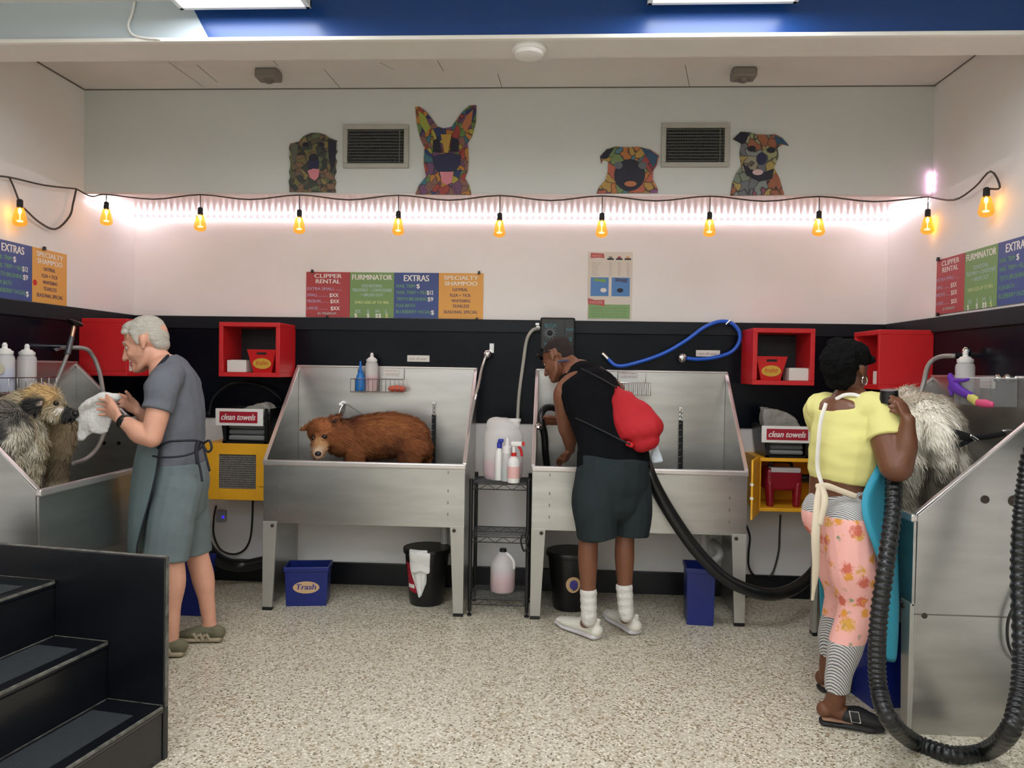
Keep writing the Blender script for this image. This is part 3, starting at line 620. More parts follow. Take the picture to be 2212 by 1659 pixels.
t = thing('dryer_cabinet', ((x0+x1)/2, D, zb), 'closed yellow wall cabinet with a grey mesh door beside the grey-haired man', 'cabinet')
b = MB().box((x0, yf+.02, zb), (x1, D-.001, zb+.02)).box((x0, yf+.02, zt-.02), (x1, D-.001, zt)).box((x0, yf+.02, zb+.02), (x0+.02, D-.001, zt-.02)).box((x1-.02, yf+.02, zb+.02), (x1, D-.001, zt-.02)).box((x0+.02, D-.02, zb+.02), (x1-.02, D-.001, zt-.02))
b.build('case', yellow_paint, t, bevel=.003)
m0, m1 = at(472, 1055, y=yf), at(553, 983, y=yf)
b = MB().box((x0, yf, zb), (m0.x, yf+.018, zt)).box((m1.x, yf, zb), (x1, yf+.018, zt)).box((m0.x, yf, zb), (m1.x, yf+.018, m0.z)).box((m0.x, yf, m1.z), (m1.x, yf+.018, zt))
dr = b.build('door', yellow_paint, t, bevel=.002)
MB().box((m0.x, yf+.006, m0.z), (m1.x, yf+.01, m1.z)).build('mesh_panel', MESH, dr)
MB().box((x1-.09, yf-.002, zb+.088), (x1-.002, yf, zb+.091)).build('door_seam', mat('seam_brown', (120, 84, 20), .7), dr)
# the open one on the right
x0, x1 = at(1638, 985, y=yf).x, at(1795, 985, y=yf).x; zb2, zt2 = at(1700, 1106, y=yf).z, at(1700, 990, y=yf).z
t = thing('dryer_cabinet', ((x0+x1)/2, D, zb2), 'open yellow wall cabinet holding a red dryer left of the woman', 'cabinet')
b = MB().box((x0, yf, zb2), (x1, D-.001, zb2+.022)).box((x0, yf, zt2-.022), (x1, D-.001, zt2)).box((x0, yf, zb2+.022), (x0+.02, D-.001, zt2-.022)).box((x1-.02, yf, zb2+.022), (x1, D-.001, zt2-.022)).box((x0+.02, D-.015, zb2+.022), (x1-.02, D-.001, zt2-.022))
b.build('case', yellow_paint, t, bevel=.003)
p, q = V((x0, yf-.002, 0)), V((at(1620, 1140, y=4.56).x, 4.56, 0)); s_ = V((-(q-p).y, (q-p).x, 0)).normalized()*.012
zd0, zd1 = zb2-.01, zt2+.01
dr = MB().prism([V((v.x, v.y, zd0)) for v in (p, q, q+s_, p+s_)], (0, 0, zd1-zd0)).build('door', yellow_paint, t, bevel=.002)
for z in (zd0+.12, zd0+.2): MB().prism([V((v.x, v.y, z)) for v in (q-s_*.4, q-s_*.05+V((0, -.003, 0)), q+s_*1.05+V((0, -.003, 0)), q+s_*1.3)], (0, 0, .015)).build('latch', white_plastic, dr)
cx, cy = (at(1650, 1050, y=4.93).x+at(1722, 1050, y=4.93).x)/2, 4.93
t = thing('pet_dryer', (cx, cy, zb2+.022), 'dark red pet dryer standing inside the open yellow cabinet', 'dryer')
mr = mat('dryer_red', (138, 16, 36), .35)
zz0 = zb2+.022
MB().box((cx-.108, cy-.09, zz0+.10), (cx+.108, cy+.11, zz0+.235)).build('body', mr, t, bevel=.02)
for sx in (-1, 1): MB().limb([((cx+sx*.08, cy-.06, zz0+.012), .022, .03), ((cx+sx*.085, cy-.06, zz0+.14), .028, .035)], (1, 0, 0)).build('leg', mr, t, smooth=180)
MB().box((cx-.085, cy-.094, zz0+.215), (cx+.095, cy-.02, zz0+.245)).build('top_plate', mat('dryer_silver', (188, 180, 180), .4), t, bevel=.004)
MB().tube([(cx+.10, cy, zz0+.17), (cx+.17, cy, zz0+.17), (cx+.2, cy+.04, zz0+.17)], .028, 12).build('nozzle', rubber, t, smooth=180)
MB().tube([(cx-.07, cy, zz0+.24), (cx-.05, cy, zz0+.27), (cx+.05, cy, zz0+.27), (cx+.07, cy, zz0+.24)], .01, 8).build('handle', black_plastic, t, smooth=180)

def towel_bin(u0, u1, vb, vs0, vs1, su0, su1, zbase, y, label, signlab, tl):
    xa, xb = at(u0, vb, y=y).x, at(u1, vb, y=y).x; cx = (xa+xb)/2; w = xb-xa; d = .26; hh = at(0.5*(u0+u1), vs0-2, y=y).z-zbase
    t = thing('towel_bin', (cx, y+d/2, zbase), label, 'bin', 'black towel bins')
    b = MB(); ti = .012
    b.add([(xa+.01, y, zbase), (xb-.01, y, zbase), (xb-.01, y+d, zbase), (xa+.01, y+d, zbase), (xa-.015, y-.01, zbase+hh), (xb+.015, y-.01, zbase+hh), (xb+.015, y+d+.01, zbase+hh), (xa-.015, y+d+.01, zbase+hh)],
          [(0, 3, 2, 1), (1, 2, 6, 5), (2, 3, 7, 6), (3, 0, 4, 7)]); b.build('body', black_plastic, t, solid=.006, fix=False)
    # front lattice so the towels show
    b = MB(); 
    for k in range(2): b.box((xa+.005+k*(w-.03), y-.006, zbase), (xa+.025+k*(w-.03), y+.004, zbase+hh))
    b.box((xa, y-.006, zbase), (xb, y+.004, zbase+.014)); b.build('front_frame', black_plastic, t)
    # sign
    s0, s1 = at(su0, vs1, y=y-.03), at(su1, vs0, y=y-.03); o = V((s0.x, y-.024, s0.z)); sw, sh = s1.x-s0.x, s1.z-s0.z
    ts = thing('towel_sign', o+V((sw/2, 0, 0)), signlab, 'sign', 'red and white towel signs')
    MB().box((o.x, y-.024, o.z), (o.x+sw, y-.010, o.z+sh)).build('frame', white_plastic, ts, bevel=.003)
    m = MB(); flat(m, o, V((1, 0, 0)), V((0, 0, 1)), sw*.09, sh*.17, sw*.89, sh*.83, .0005, .0015); m.build('face', sign_red, ts)
    m = MB(); write(m, 'clean towels', o+V((sw*.49, 0, sh*.34)), (1, 0, 0), (0, 0, 1), sh*.52, sw*.72, bold=.0012, shear=.35, lift=.0026); m.build('lettering', ink_white, ts, fix=False)
    # towels
    zz_ = zbase+.016; n = 5; th_ = (hh-.03)/7
    for k in range(n):
        tag(MB().box((xa+.03, y+.012+.004*(k % 2), zz_+k*th_*1.35), (xb-.03, y+d-.02, zz_+k*th_*1.35+th_*1.22)).build('folded_towel', grey_cloth if k else mat('towel_mid', (126, 128, 126), .95), None, (cx, y+d/2, zz_+k*th_*1.35), bevel=.012, smooth=40), tl+' '+['lowest in the stack', 'second from the bottom', 'third from the bottom', 'fourth from the bottom', 'under the crumpled one'][k], 'towel', 'folded grey towels in the bins')
    return cx, w, d, hh, zz_+n*th_*1.35
def crumple(pts, y, label, z0):
    b = MB(); b.prism([at(u, v, y=y) for u, v in pts], (.01, .13, 0))
    o = bake('crumpled_towel', b, pale_cloth, None, .009, 4, loc=(at(*pts[0], y=y).x, y, z0), disp=lambda p: .009*noise.noise(p*22)+.004*noise.noise(V((p.x*60, p.y*30, p.z*60)))); tag(o, label, 'towel'); return o
cx, w, d, hh, ztw = towel_bin(481, 580, 956, 884, 919, 464, 567, .9755, 4.82, 'black bin of towels on the closed yellow cabinet', 'clean towels sign on the left bin beside the grey-haired man', 'folded grey towel in the left bin,')
crumple([(490, 912), (494, 897), (520, 884), (548, 874), (566, 869), (580, 882), (582, 912)], 4.90, 'crumpled pale towel sticking out above the left clean towels sign', ztw)
t = thing('basket_handle', at(520, 890, y=5.06), 'thin black arched handle against the wainscot above the left towel bin', 'handle')
MB().tube([at(452, 895, y=5.06), at(460, 862, y=5.06), at(490, 834, y=5.06), at(525, 826, y=5.06), at(575, 838, y=5.06), at(606, 862, y=5.06)], .008, 8).build('bail', black_matte, t, smooth=180)
for u in (452, 606): MB().ball(at(u, 893 if u < 500 else 864, y=5.06), .013).build('pivot', black_plastic, t, smooth=180)
cx, w, d, hh, ztw = towel_bin(1652, 1748, 986, 922, 956, 1646, 1759, zt2+.0005, 4.82, 'black bin of towels on the open yellow cabinet', 'clean towels sign on the right bin beside the woman', 'folded grey towel in the right bin,')
crumple([(1652, 945), (1647, 880), (1670, 885), (1700, 891), (1722, 905), (1730, 922), (1734, 945)], 4.90, 'crumpled pale towel sticking out above the right clean towels sign', ztw)

# ---------------------------------------------------------------- tubs
def tub(M, w, d, label, drain=True):
    t = thing('dog_wash_tub', M @ V((w/2, d/2, 0)), label, 'wash tub', 'stainless dog wash tubs')
    def P(nm, bev=.002, m=steel, **k): b = MB(); b.M = M; return b, (lambda par=t: b.build(nm, m, par, bevel=bev, **k))
    zs = 1.475; th = .012; zf = .56
    b, go = P('front_panel'); b.box((0, 0, .53), (w, th, TR-.006)); go()
    b, go = P('rim', .008, steel_rim); b.box((-.004, -.012, TR-.034), (w+.004, .016, TR)); go()
    for k, x in enumerate((0, w-th)):
        b, go = P('side_panel'); b.prism([(x, th, 0), (x, d, 0), (x, d, zs), (x, th+.004, TR-.004)], (th, 0, 0)); go()
        b, go = P('side_rim', .004, steel_rim); xx = x-.006; b.prism([(xx, .0, TR-.012), (xx, .008, TR+.006), (xx, d-.004, zs+.01), (xx, d-.001, zs-.01)], (th+.012, 0, 0)); go()
    b, go = P('back_splash'); b.box((th, d-.014, .53), (w-th, d-.002, zs)); go()
    b, go = P('splash_rim', .003, steel_rim); b.box((0, d-.02, zs-.002), (w, d-.0005, zs+.01)); go()
    b, go = P('basin_floor'); b.box((th, th, zf), (w-th, d-.014, zf+.012)); go()
    for k, (x, sx) in enumerate(((0, 1), (w, -1))):
        b, go = P('leg', .002, steel_dull); b.prism([(x, -.006, .54), (x+sx*.085, -.006, .54), (x+sx*.06, -.006, .02), (x, -.006, .02)], (0, .02, 0)); l = go()
        b, go = P('foot', .001, black_plastic); b.box((x, -.006, 0), (x+sx*.06, .02, .02)); go(l)
        b, go = P('bolt', 0, mat('bolt_dark', (70, 62, 54), .5, .6)); R = Matrix.Rotation(math.pi/2, 3, 'X'); b.lathe([(.011, 0), (.011, .006), (.007, .009)], (x+sx*.06, -.006, .515), 12, R); go(l)
    if drain:
        b, go = P('drain_pipe', 0, mat('pvc_pipe', (205, 203, 196), .45)); x = w-.17; y = d*.62
        b.tube([(x, y, .56), (x, y, .38), (x+.01, y, .31), (x+.06, y, .29), (x+.1, y, .33), (x+.1, y+.05, .36), (x+.1, d-.01, .36)], .025, 12); go()
        b, go = P('drain_collar', 0, black_plastic); b.lathe([(.04, 0), (.04, -.05), (.03, -.055)], (x, y, .56), 16); go()
    return t
td = .60
x1, x2, x3, x4 = -1.747, -.527, -.129, 1.124
tubA = tub(wallM((x1, TF, 0), (1, 0, 0), (0, 1, 0)), x2-x1, td-.002, 'stainless wash tub with the brown dog in it on the rear wall')
tubB = tub(wallM((x3, TF, 0), (1, 0, 0), (0, 1, 0)), x4-x3, td-.002, 'stainless wash tub the man in the black tank top leans into')
RY0, RY1, RX = 3.235, 4.46, 1.478
tubR = tub(wallM((RX, RY1, 0), (0, -1, 0), (1, 0, 0)), RY1-RY0, XR-.013-RX, 'stainless wash tub at the right wall with the white dog in it', False)
LY0, LY1, LX = 3.285, 4.47, -2.285
tubL = tub(wallM((LX, LY0, 0), (0, 1, 0), (-1, 0, 0)), LY1-LY0, LX-(XL+.013), 'stainless wash tub at the left wall with the shaggy dog in it', False)
# marks and holes on the right tub's near end panel
Ry = Matrix.Rotation(math.pi/2, 3, 'X')
for u, v, r in ((2128, 1079, .013), (2190, 1082, .017), (1997, 1330, .009)):
    p = at(u, v, y=RY0-.001); MB().lathe([(r*1.3, 0), (r*1.3, .002), (r, .003)], p, 16, Ry).build('plug', mat('bolt_dark', (70, 62, 54), .5, .6), tubR)
p, q = at(1965, 1326, y=RY0), at(2165, 1326, y=RY0)
MB().box((RX+.01, RY0-.0025, p.z-.003), (RX+.5, RY0-.0005, p.z+.002)).build('panel_seam', mat('seam_grey', (110, 104, 98), .6), tubR)
for u, v in ((225, 957), (257, 957)):
    p = at(u, v, y=LY1-.013); MB().lathe([(.012, 0), (.012, .004)], p, 14, Ry).build('plug', black_plastic, tubL)
# upright weld marks on tub B front
mk = MB()
for tb, xx in ((tubB, x3+.105), (tubB, x4-.1), (tubA, x2-.1), (tubA, x1+.1)):
    for z in (.60, .67, .74, .85): mk = MB().box((xx-.004, TF-.0015, z), (xx+.004, TF-.0002, z+.018)); mk.build('weld_mark', mat('weld_grey', (138, 134, 126), .5, .6), tb)
plate(1338, 802, 1378, 816, TF+td-.0165, 'white label on the splash of the tub the man leans into', ['keep your dog on', 'a lead at all times'])
plate(829, 796, 862, 811, TF+td-.0165, 'white label on the splash above the wire soap basket', ['keep your dog on', 'a lead at all times'])
# ---------------------------------------------------------------- soap baskets, bottles
def squeeze(c, h, r, label, liquid, level, group=None, sq=.9, lab=None):
    t = thing('squeeze_bottle', c, label, 'bottle', group); c = V(c); hb = h*.76
    MB().lathe([(r*.94, .001), (r, .006), (r, hb*.9), (r*.9, hb*.97), (r*.72, hb)], c, 24, sq=sq).build('body', milky, t, smooth=50)
    MB().lathe([(r*.9, .004), (r*.95, .009), (r*.95, hb*level), (r*.9, hb*level+.001)], c, 24, sq=sq).build('liquid', liquid, t, smooth=50)
    MB().lathe([(r*.8, hb), (r*.86, hb+.004), (r*.86, hb+h*.07), (r*.7, hb+h*.08), (r*.5, hb+h*.12)], c, 24, sq=sq).build('cap', white_plastic, t, smooth=40)
    MB().lathe([(r*.32, hb+h*.12), (r*.24, hb+h*.17), (r*.3, hb+h*.18), (r*.16, h)], c, 14).build('nozzle', white_plastic, t, smooth=40)
    return t
def basket(p0, p1, y0, y1, hh, label, m=chrome, nx=13):
    "wire basket: p0 lower left front, p1 lower right, back at y1"
    t = thing('soap_basket', ((p0.x+p1.x)/2, y1, p0.z), label, 'basket', 'soap baskets on the splashes')
    x0, x1, z = p0.x, p1.x, p0.z; r = .0022; b = MB()
    for zz_ in (z, z+hh): b.tube([(x0, y0, zz_), (x1, y0, zz_), (x1, y1, zz_), (x0, y1, zz_), (x0, y0, zz_)], r*1.3, 6, 0)
    b.build('rail', m, t)
    b = MB()
    for i in range(nx):
        x = x0+(x1-x0)*i/(nx-1); b.tube([(x, y0, z+hh), (x, y0, z), (x, y1, z), (x, y1, z+hh)], r*.8, 5, 0)
    for i in range(4):
        yy = y0+(y1-y0)*(i+.5)/4; b.tube([(x0, yy, z), (x1, yy, z)], r*.8, 5, 0)
    b.build('wires', m, t)
    b = MB()
    for x in (x0+.02, x1-.02): b.tube([(x, y1, z+hh), (x, y1+.001, z+hh+.07)], r*1.2, 6, 0)
    b.build('hanger', m, t); return t
SP = TF+td-.018       # face of the rear splashes
p0, p1 = at(757, 846, y=5.0), at(872, 848, y=5.0); hb = at(757, 818, y=5.0).z-p0.z
basket(p0, p1, 5.0, SP-.002, hb, 'wire soap basket on the splash above the brown dog')
bz = p0.z+.003
p = at(802, 845, y=5.05); squeeze((p.x, 5.055, bz), at(802, 762, y=5.05).z-bz, .042, 'tall squeeze bottle half full of pink soap in the wire basket', pink_liquid, .52)
p = at(778, 845, y=5.05); t = thing('soap_bottle', (p.x, 5.05, bz), 'slim blue conical bottle beside the pink squeeze bottle', 'bottle')
h = at(778, 780, y=5.05).z-bz
MB().lathe([(.03, .001), (.034, .006), (.033, h*.38), (.022, h*.55), (.015, h*.62)], (p.x, 5.05, bz), 20).build('body', mat('blue_bottle', (30, 120, 200), .3), t, smooth=50)
MB().lathe([(.017, h*.62), (.017, h*.68), (.01, h*.7), (.006, h)], (p.x, 5.05, bz), 16).build('nozzle', mat('blue_nozzle', (24, 110, 205), .3), t, smooth=40)
p = at(857, 842, y=5.04); t = thing('rubber_brush', (p.x, 5.04, bz), 'small orange red rubber brush lying in the wire soap basket', 'brush'); mo = mat('brush_orange', (205, 88, 62), .5)
MB().limb([((p.x-.04, 5.04, bz+.02), .028, .018), ((p.x, 5.04, bz+.024), .032, .02), ((p.x+.04, 5.04, bz+.02), .026, .018)], (0, 1, 0)).build('pad', mo, t, smooth=180)
b = MB()
for i in range(7):
    for j in range(3): b.lathe([(.004, 0), (.003, -.011)], (p.x-.042+i*.014, 5.026+j*.013, bz+.012), 6)
b.build('bristles', mo, t)
# basket behind the leaning man
p0, p1 = at(1330, 854, y=5.0), at(1405, 856, y=5.0); basket(p0, p1, 5.0, SP-.002, at(1400, 828, y=5.0).z-p0.z, 'wire soap basket half hidden behind the man in the black tank top', nx=9)
# right tub: clear acrylic tray
RW = XR-.03       # face of the right splash
za = at(2060, 872, x=RW-.12).z; ya = at(2062, 870, x=RW-.12).y; yb2 = at(2138, 880, x=RW-.12).y
t = thing('acrylic_tray', (RW-.06, (ya+yb2)/2, za), 'clear acrylic soap tray on the splash of the right tub', 'tray')
b = MB().box((RW-.12, yb2, za), (RW, ya, za+.004)).box((RW-.12, yb2, za), (RW-.116, ya, za+.13)).box((RW-.12, yb2, za), (RW, yb2+.004, za+.13)).box((RW-.12, ya-.004, za), (RW, ya, za+.13)); b.build('tray', clear_film, t)
MB().tube([(RW-.005, ya, za+.131), (RW-.118, ya, za+.131), (RW-.118, yb2, za+.131), (RW-.005, yb2, za+.131)], .003, 6, 0).build('edge', thin('clear_edge', (245, 245, 245), .6), t)
c = at(2083, 860, x=RW-.06); c = V((RW-.06, c.y, za+.005)); squeeze(c, at(2083, 757, x=RW-.06).z-c.z, .045, 'white squeeze bottle standing in the clear tray of the right tub', mat('white_liquid', (225, 222, 225), .4), .5)
c = V((RW-.09, at(2060, 850, x=RW-.09).y, za+.005)); t = thing('grooming_glove', c, 'purple rubber grooming glove hanging over the clear tray', 'glove'); pu = mat('purple_rubber', (98, 46, 176), .5)
b = MB(); q = lambda u, v: at(u, v, x=RW-.135)
b.limb([(q(2052, 812), .012, .02), (q(2062, 835), .014, .03), (q(2085, 850), .012, .022), (q(2100, 853), .008, .012)], (1, 0, 0)); b.limb([(q(2060, 822), .01, .012), (q(2080, 822), .009, .01), (q(2092, 819), .006, .008)], (1, 0, 0)); b.limb([(q(2052, 835), .01, .014), (q(2056, 852), .008, .01)], (1, 0, 0))
bake('palm', b, pu, t, .004, 3)
t = thing('bath_brush', q(2110, 868), 'pink and yellow bath brush lying along the clear tray', 'brush')
MB().limb([(q(2095, 858), .012, .022), (q(2108, 866), .013, .024)], (1, 0, 0)).build('head', mat('brush_yellow', (212, 208, 110), .5), t, smooth=180)
MB().limb([(q(2112, 870), .011, .017), (q(2128, 872), .012, .02), (q(2143, 874), .009, .014)], (1, 0, 0)).build('handle', mat('brush_pink', (226, 84, 130), .5), t, smooth=180)
# right tub label
o = at(2118, 838, x=RW-.002); y2 = at(2150, 838, x=RW-.002).y; z2 = at(2118, 818, x=RW-.002).z
t = thing('label_plate', o, 'white label on the splash above the clear acrylic tray', 'label', 'small white instruction labels'); m = MB(); flat(m, (RW, o.y, o.z), (0, -1, 0), (0, 0, 1), 0, 0, o.y-y2, z2-o.z, .001, .005); m.build('card', white_card, t)
for k, s in enumerate(('keep your dog on', 'a lead at all times')): m = MB(); write(m, s, V((RW, (o.y+y2)/2, o.z+(z2-o.z)*(.58-.4*k))), (0, -1, 0), (0, 0, 1), (z2-o.z)*.3, (o.y-y2)*.8, lift=.0066); m.build('lettering', mat('label_ink', (150, 120, 120), .7), t, fix=False)
# left tub: shelf wire and bottles
LW = XL+.03
t = thing('soap_basket', (LW, 3.75, at(20, 850, x=LW).z), 'wire soap basket on the splash of the left tub behind the shaggy dog', 'basket', 'soap baskets on the splashes')
zb_ = at(30, 848, x=LW+.06).z; zt_ = at(30, 816, x=LW+.1).z; ya, yb3 = 3.55, at(118, 815, x=LW+.1).y
b = MB()
for zz_ in (zb_, zt_): b.tube([(LW, ya, zz_), (LW+.11, ya, zz_), (LW+.11, yb3, zz_), (LW, yb3, zz_)], .003, 6, 0)
b.build('rail', chrome, t)
b = MB()
for i in range(10): yy = ya+(yb3-ya)*i/9; b.tube([(LW, yy, zt_), (LW, yy, zb_), (LW+.11, yy, zb_), (LW+.11, yy, zt_)], .002, 5, 0)
for xx in (LW+.035, LW+.075): b.tube([(xx, ya, zb_), (xx, yb3, zb_)], .002, 5, 0)
b.build('wires', chrome, t)
for u, lq, lv, lb, top in ((10, blue_liquid, .62, 'squeeze bottle of blue soap at the left edge above the shaggy dog', 740), (58, mat('clear_soap', (205, 206, 210), .3), .34, 'clear squeeze bottle beside the blue soap above the shaggy dog', 743)):
    yy = at(u, 820, x=LW+.055).y; z1 = at(u, top, x=LW+.055).z; c = V((LW+.055, yy, zb_+.004)); t2 = squeeze(c, z1-c.z, .047, lb, lq, lv, 'squeeze bottles on the left tub')
    if u == 10:
        m = MB(); R = Matrix.Rotation(math.pi/2, 3, 'X'); m.lathe([(.03, 0), (.03, .002)], c+V((.004, -.0455, .12)), 20, R); m.build('round_label', mat('cream_label', (205, 196, 170), .6), t2)
c = V((LW+.06, at(95, 830, x=LW+.06).y, zb_+.004)); t = thing('rubber_brush', c, 'small blue rubber brush beside the clear squeeze bottle', 'brush')
MB().limb([(c+V((0, -.05, .018)), .026, .017), (c+V((0, 0, .022)), .03, .02), (c+V((0, .05, .018)), .026, .017)], (1, 0, 0)).build('pad', mat('brush_blue', (66, 98, 190), .5), t, smooth=180)

# ---------------------------------------------------------------- sprayers, hoses, tethers
def sleeve(mb, a, b, r, r2=None): mb.lathe([(r, 0), (r2 or r, (V(b)-V(a)).length)], a, 14, (V(b)-V(a)).to_track_quat('Z', 'Y').to_matrix())
# left sprayer in its wall clip
yS = 4.1
t = thing('shower_sprayer', at(150, 750, y=yS), 'hand sprayer with a steel hose standing up from the left tub', 'sprayer')
LWx = LW+.10
g = lambda u, v: at(u, v, x=LWx)
b = MB(); sleeve(b, g(146, 765), g(155, 728), .017, .014); b.build('grip', mat('sprayer_grey', (92, 94, 96), .35, .5), t, smooth=40)
b = MB(); sleeve(b, g(155, 728), g(160, 705), .012); b.build('neck', mat('sprayer_copper', (190, 150, 124), .25, .8), t, smooth=40)
d_ = (g(161, 704)-g(155, 728)).normalized(); b = MB(); b.lathe([(.014, 0), (.04, .012), (.044, .022), (.038, .028)], g(160, 704), 20, (d_+V((.25, -.1, 0))).to_track_quat('Z', 'Y').to_matrix()); b.build('head', black_plastic, t, smooth=40)
MB().tube([g(146, 765), g(136, 790), g(122, 825), g(112, 850), at(105, 880, x=LWx+.1)], .0105, 10).build('hose', hose_grey, t, smooth=180)
MB().tube([V((LW-.017, g(150, 748).y, g(150, 748).z)), g(150, 748)], .012, 10, 0).build('clip', chrome, t)
t = thing('steel_hose', at(190, 760, x=LWx), 'steel hose looping from the wall outlet down behind the white towel in the left tub', 'hose')
MB().tube([V((LW-.017, at(160, 752, x=LWx).y, at(160, 752, x=LWx).z)), at(180, 752, x=LWx), at(200, 768, x=LWx+.02), at(214, 800, x=LWx+.05), at(222, 842, x=LWx+.1), at(228, 890, x=LWx+.16), at(226, 930, x=LWx+.2), at(210, 968, x=LWx+.2), at(185, 992, x=LWx+.2), at(155, 1002, x=LWx+.2)], .0125, 10).build('hose', hose_grey, t, smooth=180)
MB().lathe([(.022, 0), (.022, .015), (.014, .03)], V((LW-.016, at(160, 752, x=LWx).y, at(160, 752, x=LWx).z)), 16, Matrix.Rotation(math.pi/2, 3, 'Y')).build('outlet', chrome, t, smooth=40)
# wand hanging right of the brown dog's tub
yw = 5.06; g = lambda u, v, y=yw: at(u, v, y=y)
t = thing('shower_wand', g(1053, 765), 'chrome shower wand hanging right of the brown dog tub', 'sprayer')
MB().ball(g(1053, 765, 5.08), (.03, .03, .032)).build('swivel', chrome, t, smooth=180)
b = MB().box(g(1060, 762, 5.10)+V((-.008, 0, 0)), V((g(1067, 742, 5.1).x, D-.012, g(1064, 742, 5.1).z))); b.build('bracket', chrome, t)
MB().tube([g(1050, 768, 5.06), g(1041, 795, 5.03), g(1034, 830, 4.96), g(1026, 858, 4.9)], .0095, 10).build('wand', mat('wand_grey', (190, 188, 186), .25, .7), t, smooth=180)
MB().tube([g(1026, 858, 4.9), g(1020, 890, 4.83), g(1012, 935, 4.72), g(1007, 975, 4.62)], .0105, 10).build('hose', hose_grey, t, smooth=180)
b = MB(); sleeve(b, g(1028, 853, 4.905), g(1025, 864, 4.89), .014); b.build('collar', chrome, t, smooth=40)
# grey hose behind the jugs
t = thing('grey_hose', g(1162, 708, 5.09), 'pale grey hose hanging from the black timer box down behind the white jugs', 'hose')
MB().tube([g(1164, 709, 5.10), g(1150, 714, 5.09), g(1138, 735, 5.09), g(1131, 780, 5.09), g(1124, 830, 5.09), g(1120, 870, 5.09), g(1118, 912, 5.08)], .0115, 10).build('hose', mat('pale_hose', (172, 168, 158), .45), t, smooth=180)
b = MB(); sleeve(b, g(1162, 708, D-.012), g(1162, 708, 5.09), .014); b.build('outlet', chrome, t)
for u, v in ((1161, 701),): MB().box(g(u-4, v+2, D-.012)+V((0, -.02, 0)), g(u+4, v-3, D-.012)).build('screw_tab', chrome, t)
# timer box
g2 = lambda u, v: at(u, v, y=4.98)
a, b2 = g2(1166, 756), g2(1243, 686)
t = thing('timer_box', ((a.x+b2.x)/2, D, a.z), 'black wall box with teal lettering and a dial above the leaning man', 'control box')
MB().box((a.x, 4.98, a.z), (b2.x, D-.031, b2.z)).build('case', black_plastic, t, bevel=.012)
te = mat('teal_ink', (52, 128, 138), .5)
for s, u, v, sz, wd in (('BOX', 1190, 707, .034, .075), ('WASH', 1231, 715, .026, .05), ('2', 1232, 736, .03, .02), ('PUSH', 1190, 746, .022, .08)): m = MB(); write(m, s, g2(u, v), (1, 0, 0), (0, 0, 1), sz, wd, lift=.002); m.build('lettering', te, t, fix=False)
c = g2(1188, 719); R = Matrix.Rotation(math.pi/2, 3, 'X')
MB().lathe([(.03, 0), (.03, .003)], c, 28, R).build('dial_plate', mat('dial_grey', (84, 92, 94), .5), t); MB().lathe([(.018, 0), (.017, .012), (.014, .014)], c, 24, R).build('dial', black_matte, t, smooth=40)
b = MB()
for k in range(12): a_ = 2*math.pi*k/12; b.ball(c+V((.037*math.cos(a_), -.001, .037*math.sin(a_))), (.003, .001, .003), n=6, m=4)
b.build('dial_marks', mat('dial_mark', (150, 160, 160), .5), t)
MB().box((g2(1219, 690).x, 4.976, a.z+.02), (g2(1222, 690).x, 4.98, b2.z-.015)).build('door_gap', mat('gap_grey', (46, 50, 54), .6), t)
# blue hose
yh = 5.06; g = lambda u, v, y=yh: at(u, v, y=y)
t = thing('blue_hose', g(1480, 773), 'blue hose looped on the black wainscot with a chrome end', 'hose')
MB().tube([g(1310, 772, 5.08), g(1332, 790), g(1370, 785), g(1430, 765), g(1480, 737), g(1520, 708), g(1552, 695), g(1578, 697), g(1596, 715), g(1597, 738), g(1580, 760), g(1545, 772), g(1510, 776), g(1484, 774)], .0125, 12).build('hose', blue_gloss, t, smooth=180)
b = MB(); R = Matrix.Rotation(math.pi/2, 3, 'X'); b.lathe([(.034, 0), (.034, .012), (.024, .03), (.014, .05)], V((g(1477, 773).x, D-.012, g(1477, 773).z)), 20, R); b.ball(g(1474, 773, 5.07), (.03, .02, .032)); b.build('outlet', chrome, t, smooth=40)
b = MB(); b.tube([V((g(1570, 697).x, D-.012, g(1570, 700).z)), g(1570, 700, 5.05), g(1578, 692, 5.045)], .008, 8, 0); b.build('hook', chrome, t)
b = MB(); sleeve(b, g(1302, 764, 5.09), g(1314, 776, 5.07), .013); b.build('fitting', chrome, t, smooth=40)
# right tub sprayer hose
g = lambda u, v, d=.1: at(u, v, x=XR-.013-d)
t = thing('shower_hose', g(2030, 770), 'grey shower hose arching over the far end of the right tub', 'hose')
MB().tube([at(1988, 850, x=XR-.22), at(1996, 825, x=XR-.2), at(2003, 795, x=XR-.17), at(2015, 778, x=XR-.14), at(2035, 770, x=XR-.12), at(2062, 769, x=XR-.1)], .0125, 10).build('hose', hose_grey, t, smooth=180)
b = MB(); sleeve(b, at(2060, 769, x=XR-.1), at(2092, 766, x=XR-.013), .013); b.build('outlet', chrome, t, smooth=40)
MB().ball(at(2088, 760, x=XR-.06), (.022, .022, .026)).build('valve', chrome, t, smooth=180)
t = thing('tap_valve', at(2172, 808, x=XR-.03), 'pair of small chrome valves on the right wall above the tray label', 'valve')
for u in (2165, 2186): MB().lathe([(.016, 0), (.016, .03), (.022, .035), (.022, .05), (.014, .06)], V((XR-.013, at(u, 810, x=XR-.04).y, at(u, 818, x=XR-.04).z)), 14, Matrix.Rotation(-math.pi/2, 3, 'Y')).build('valve', chrome, t, smooth=40)
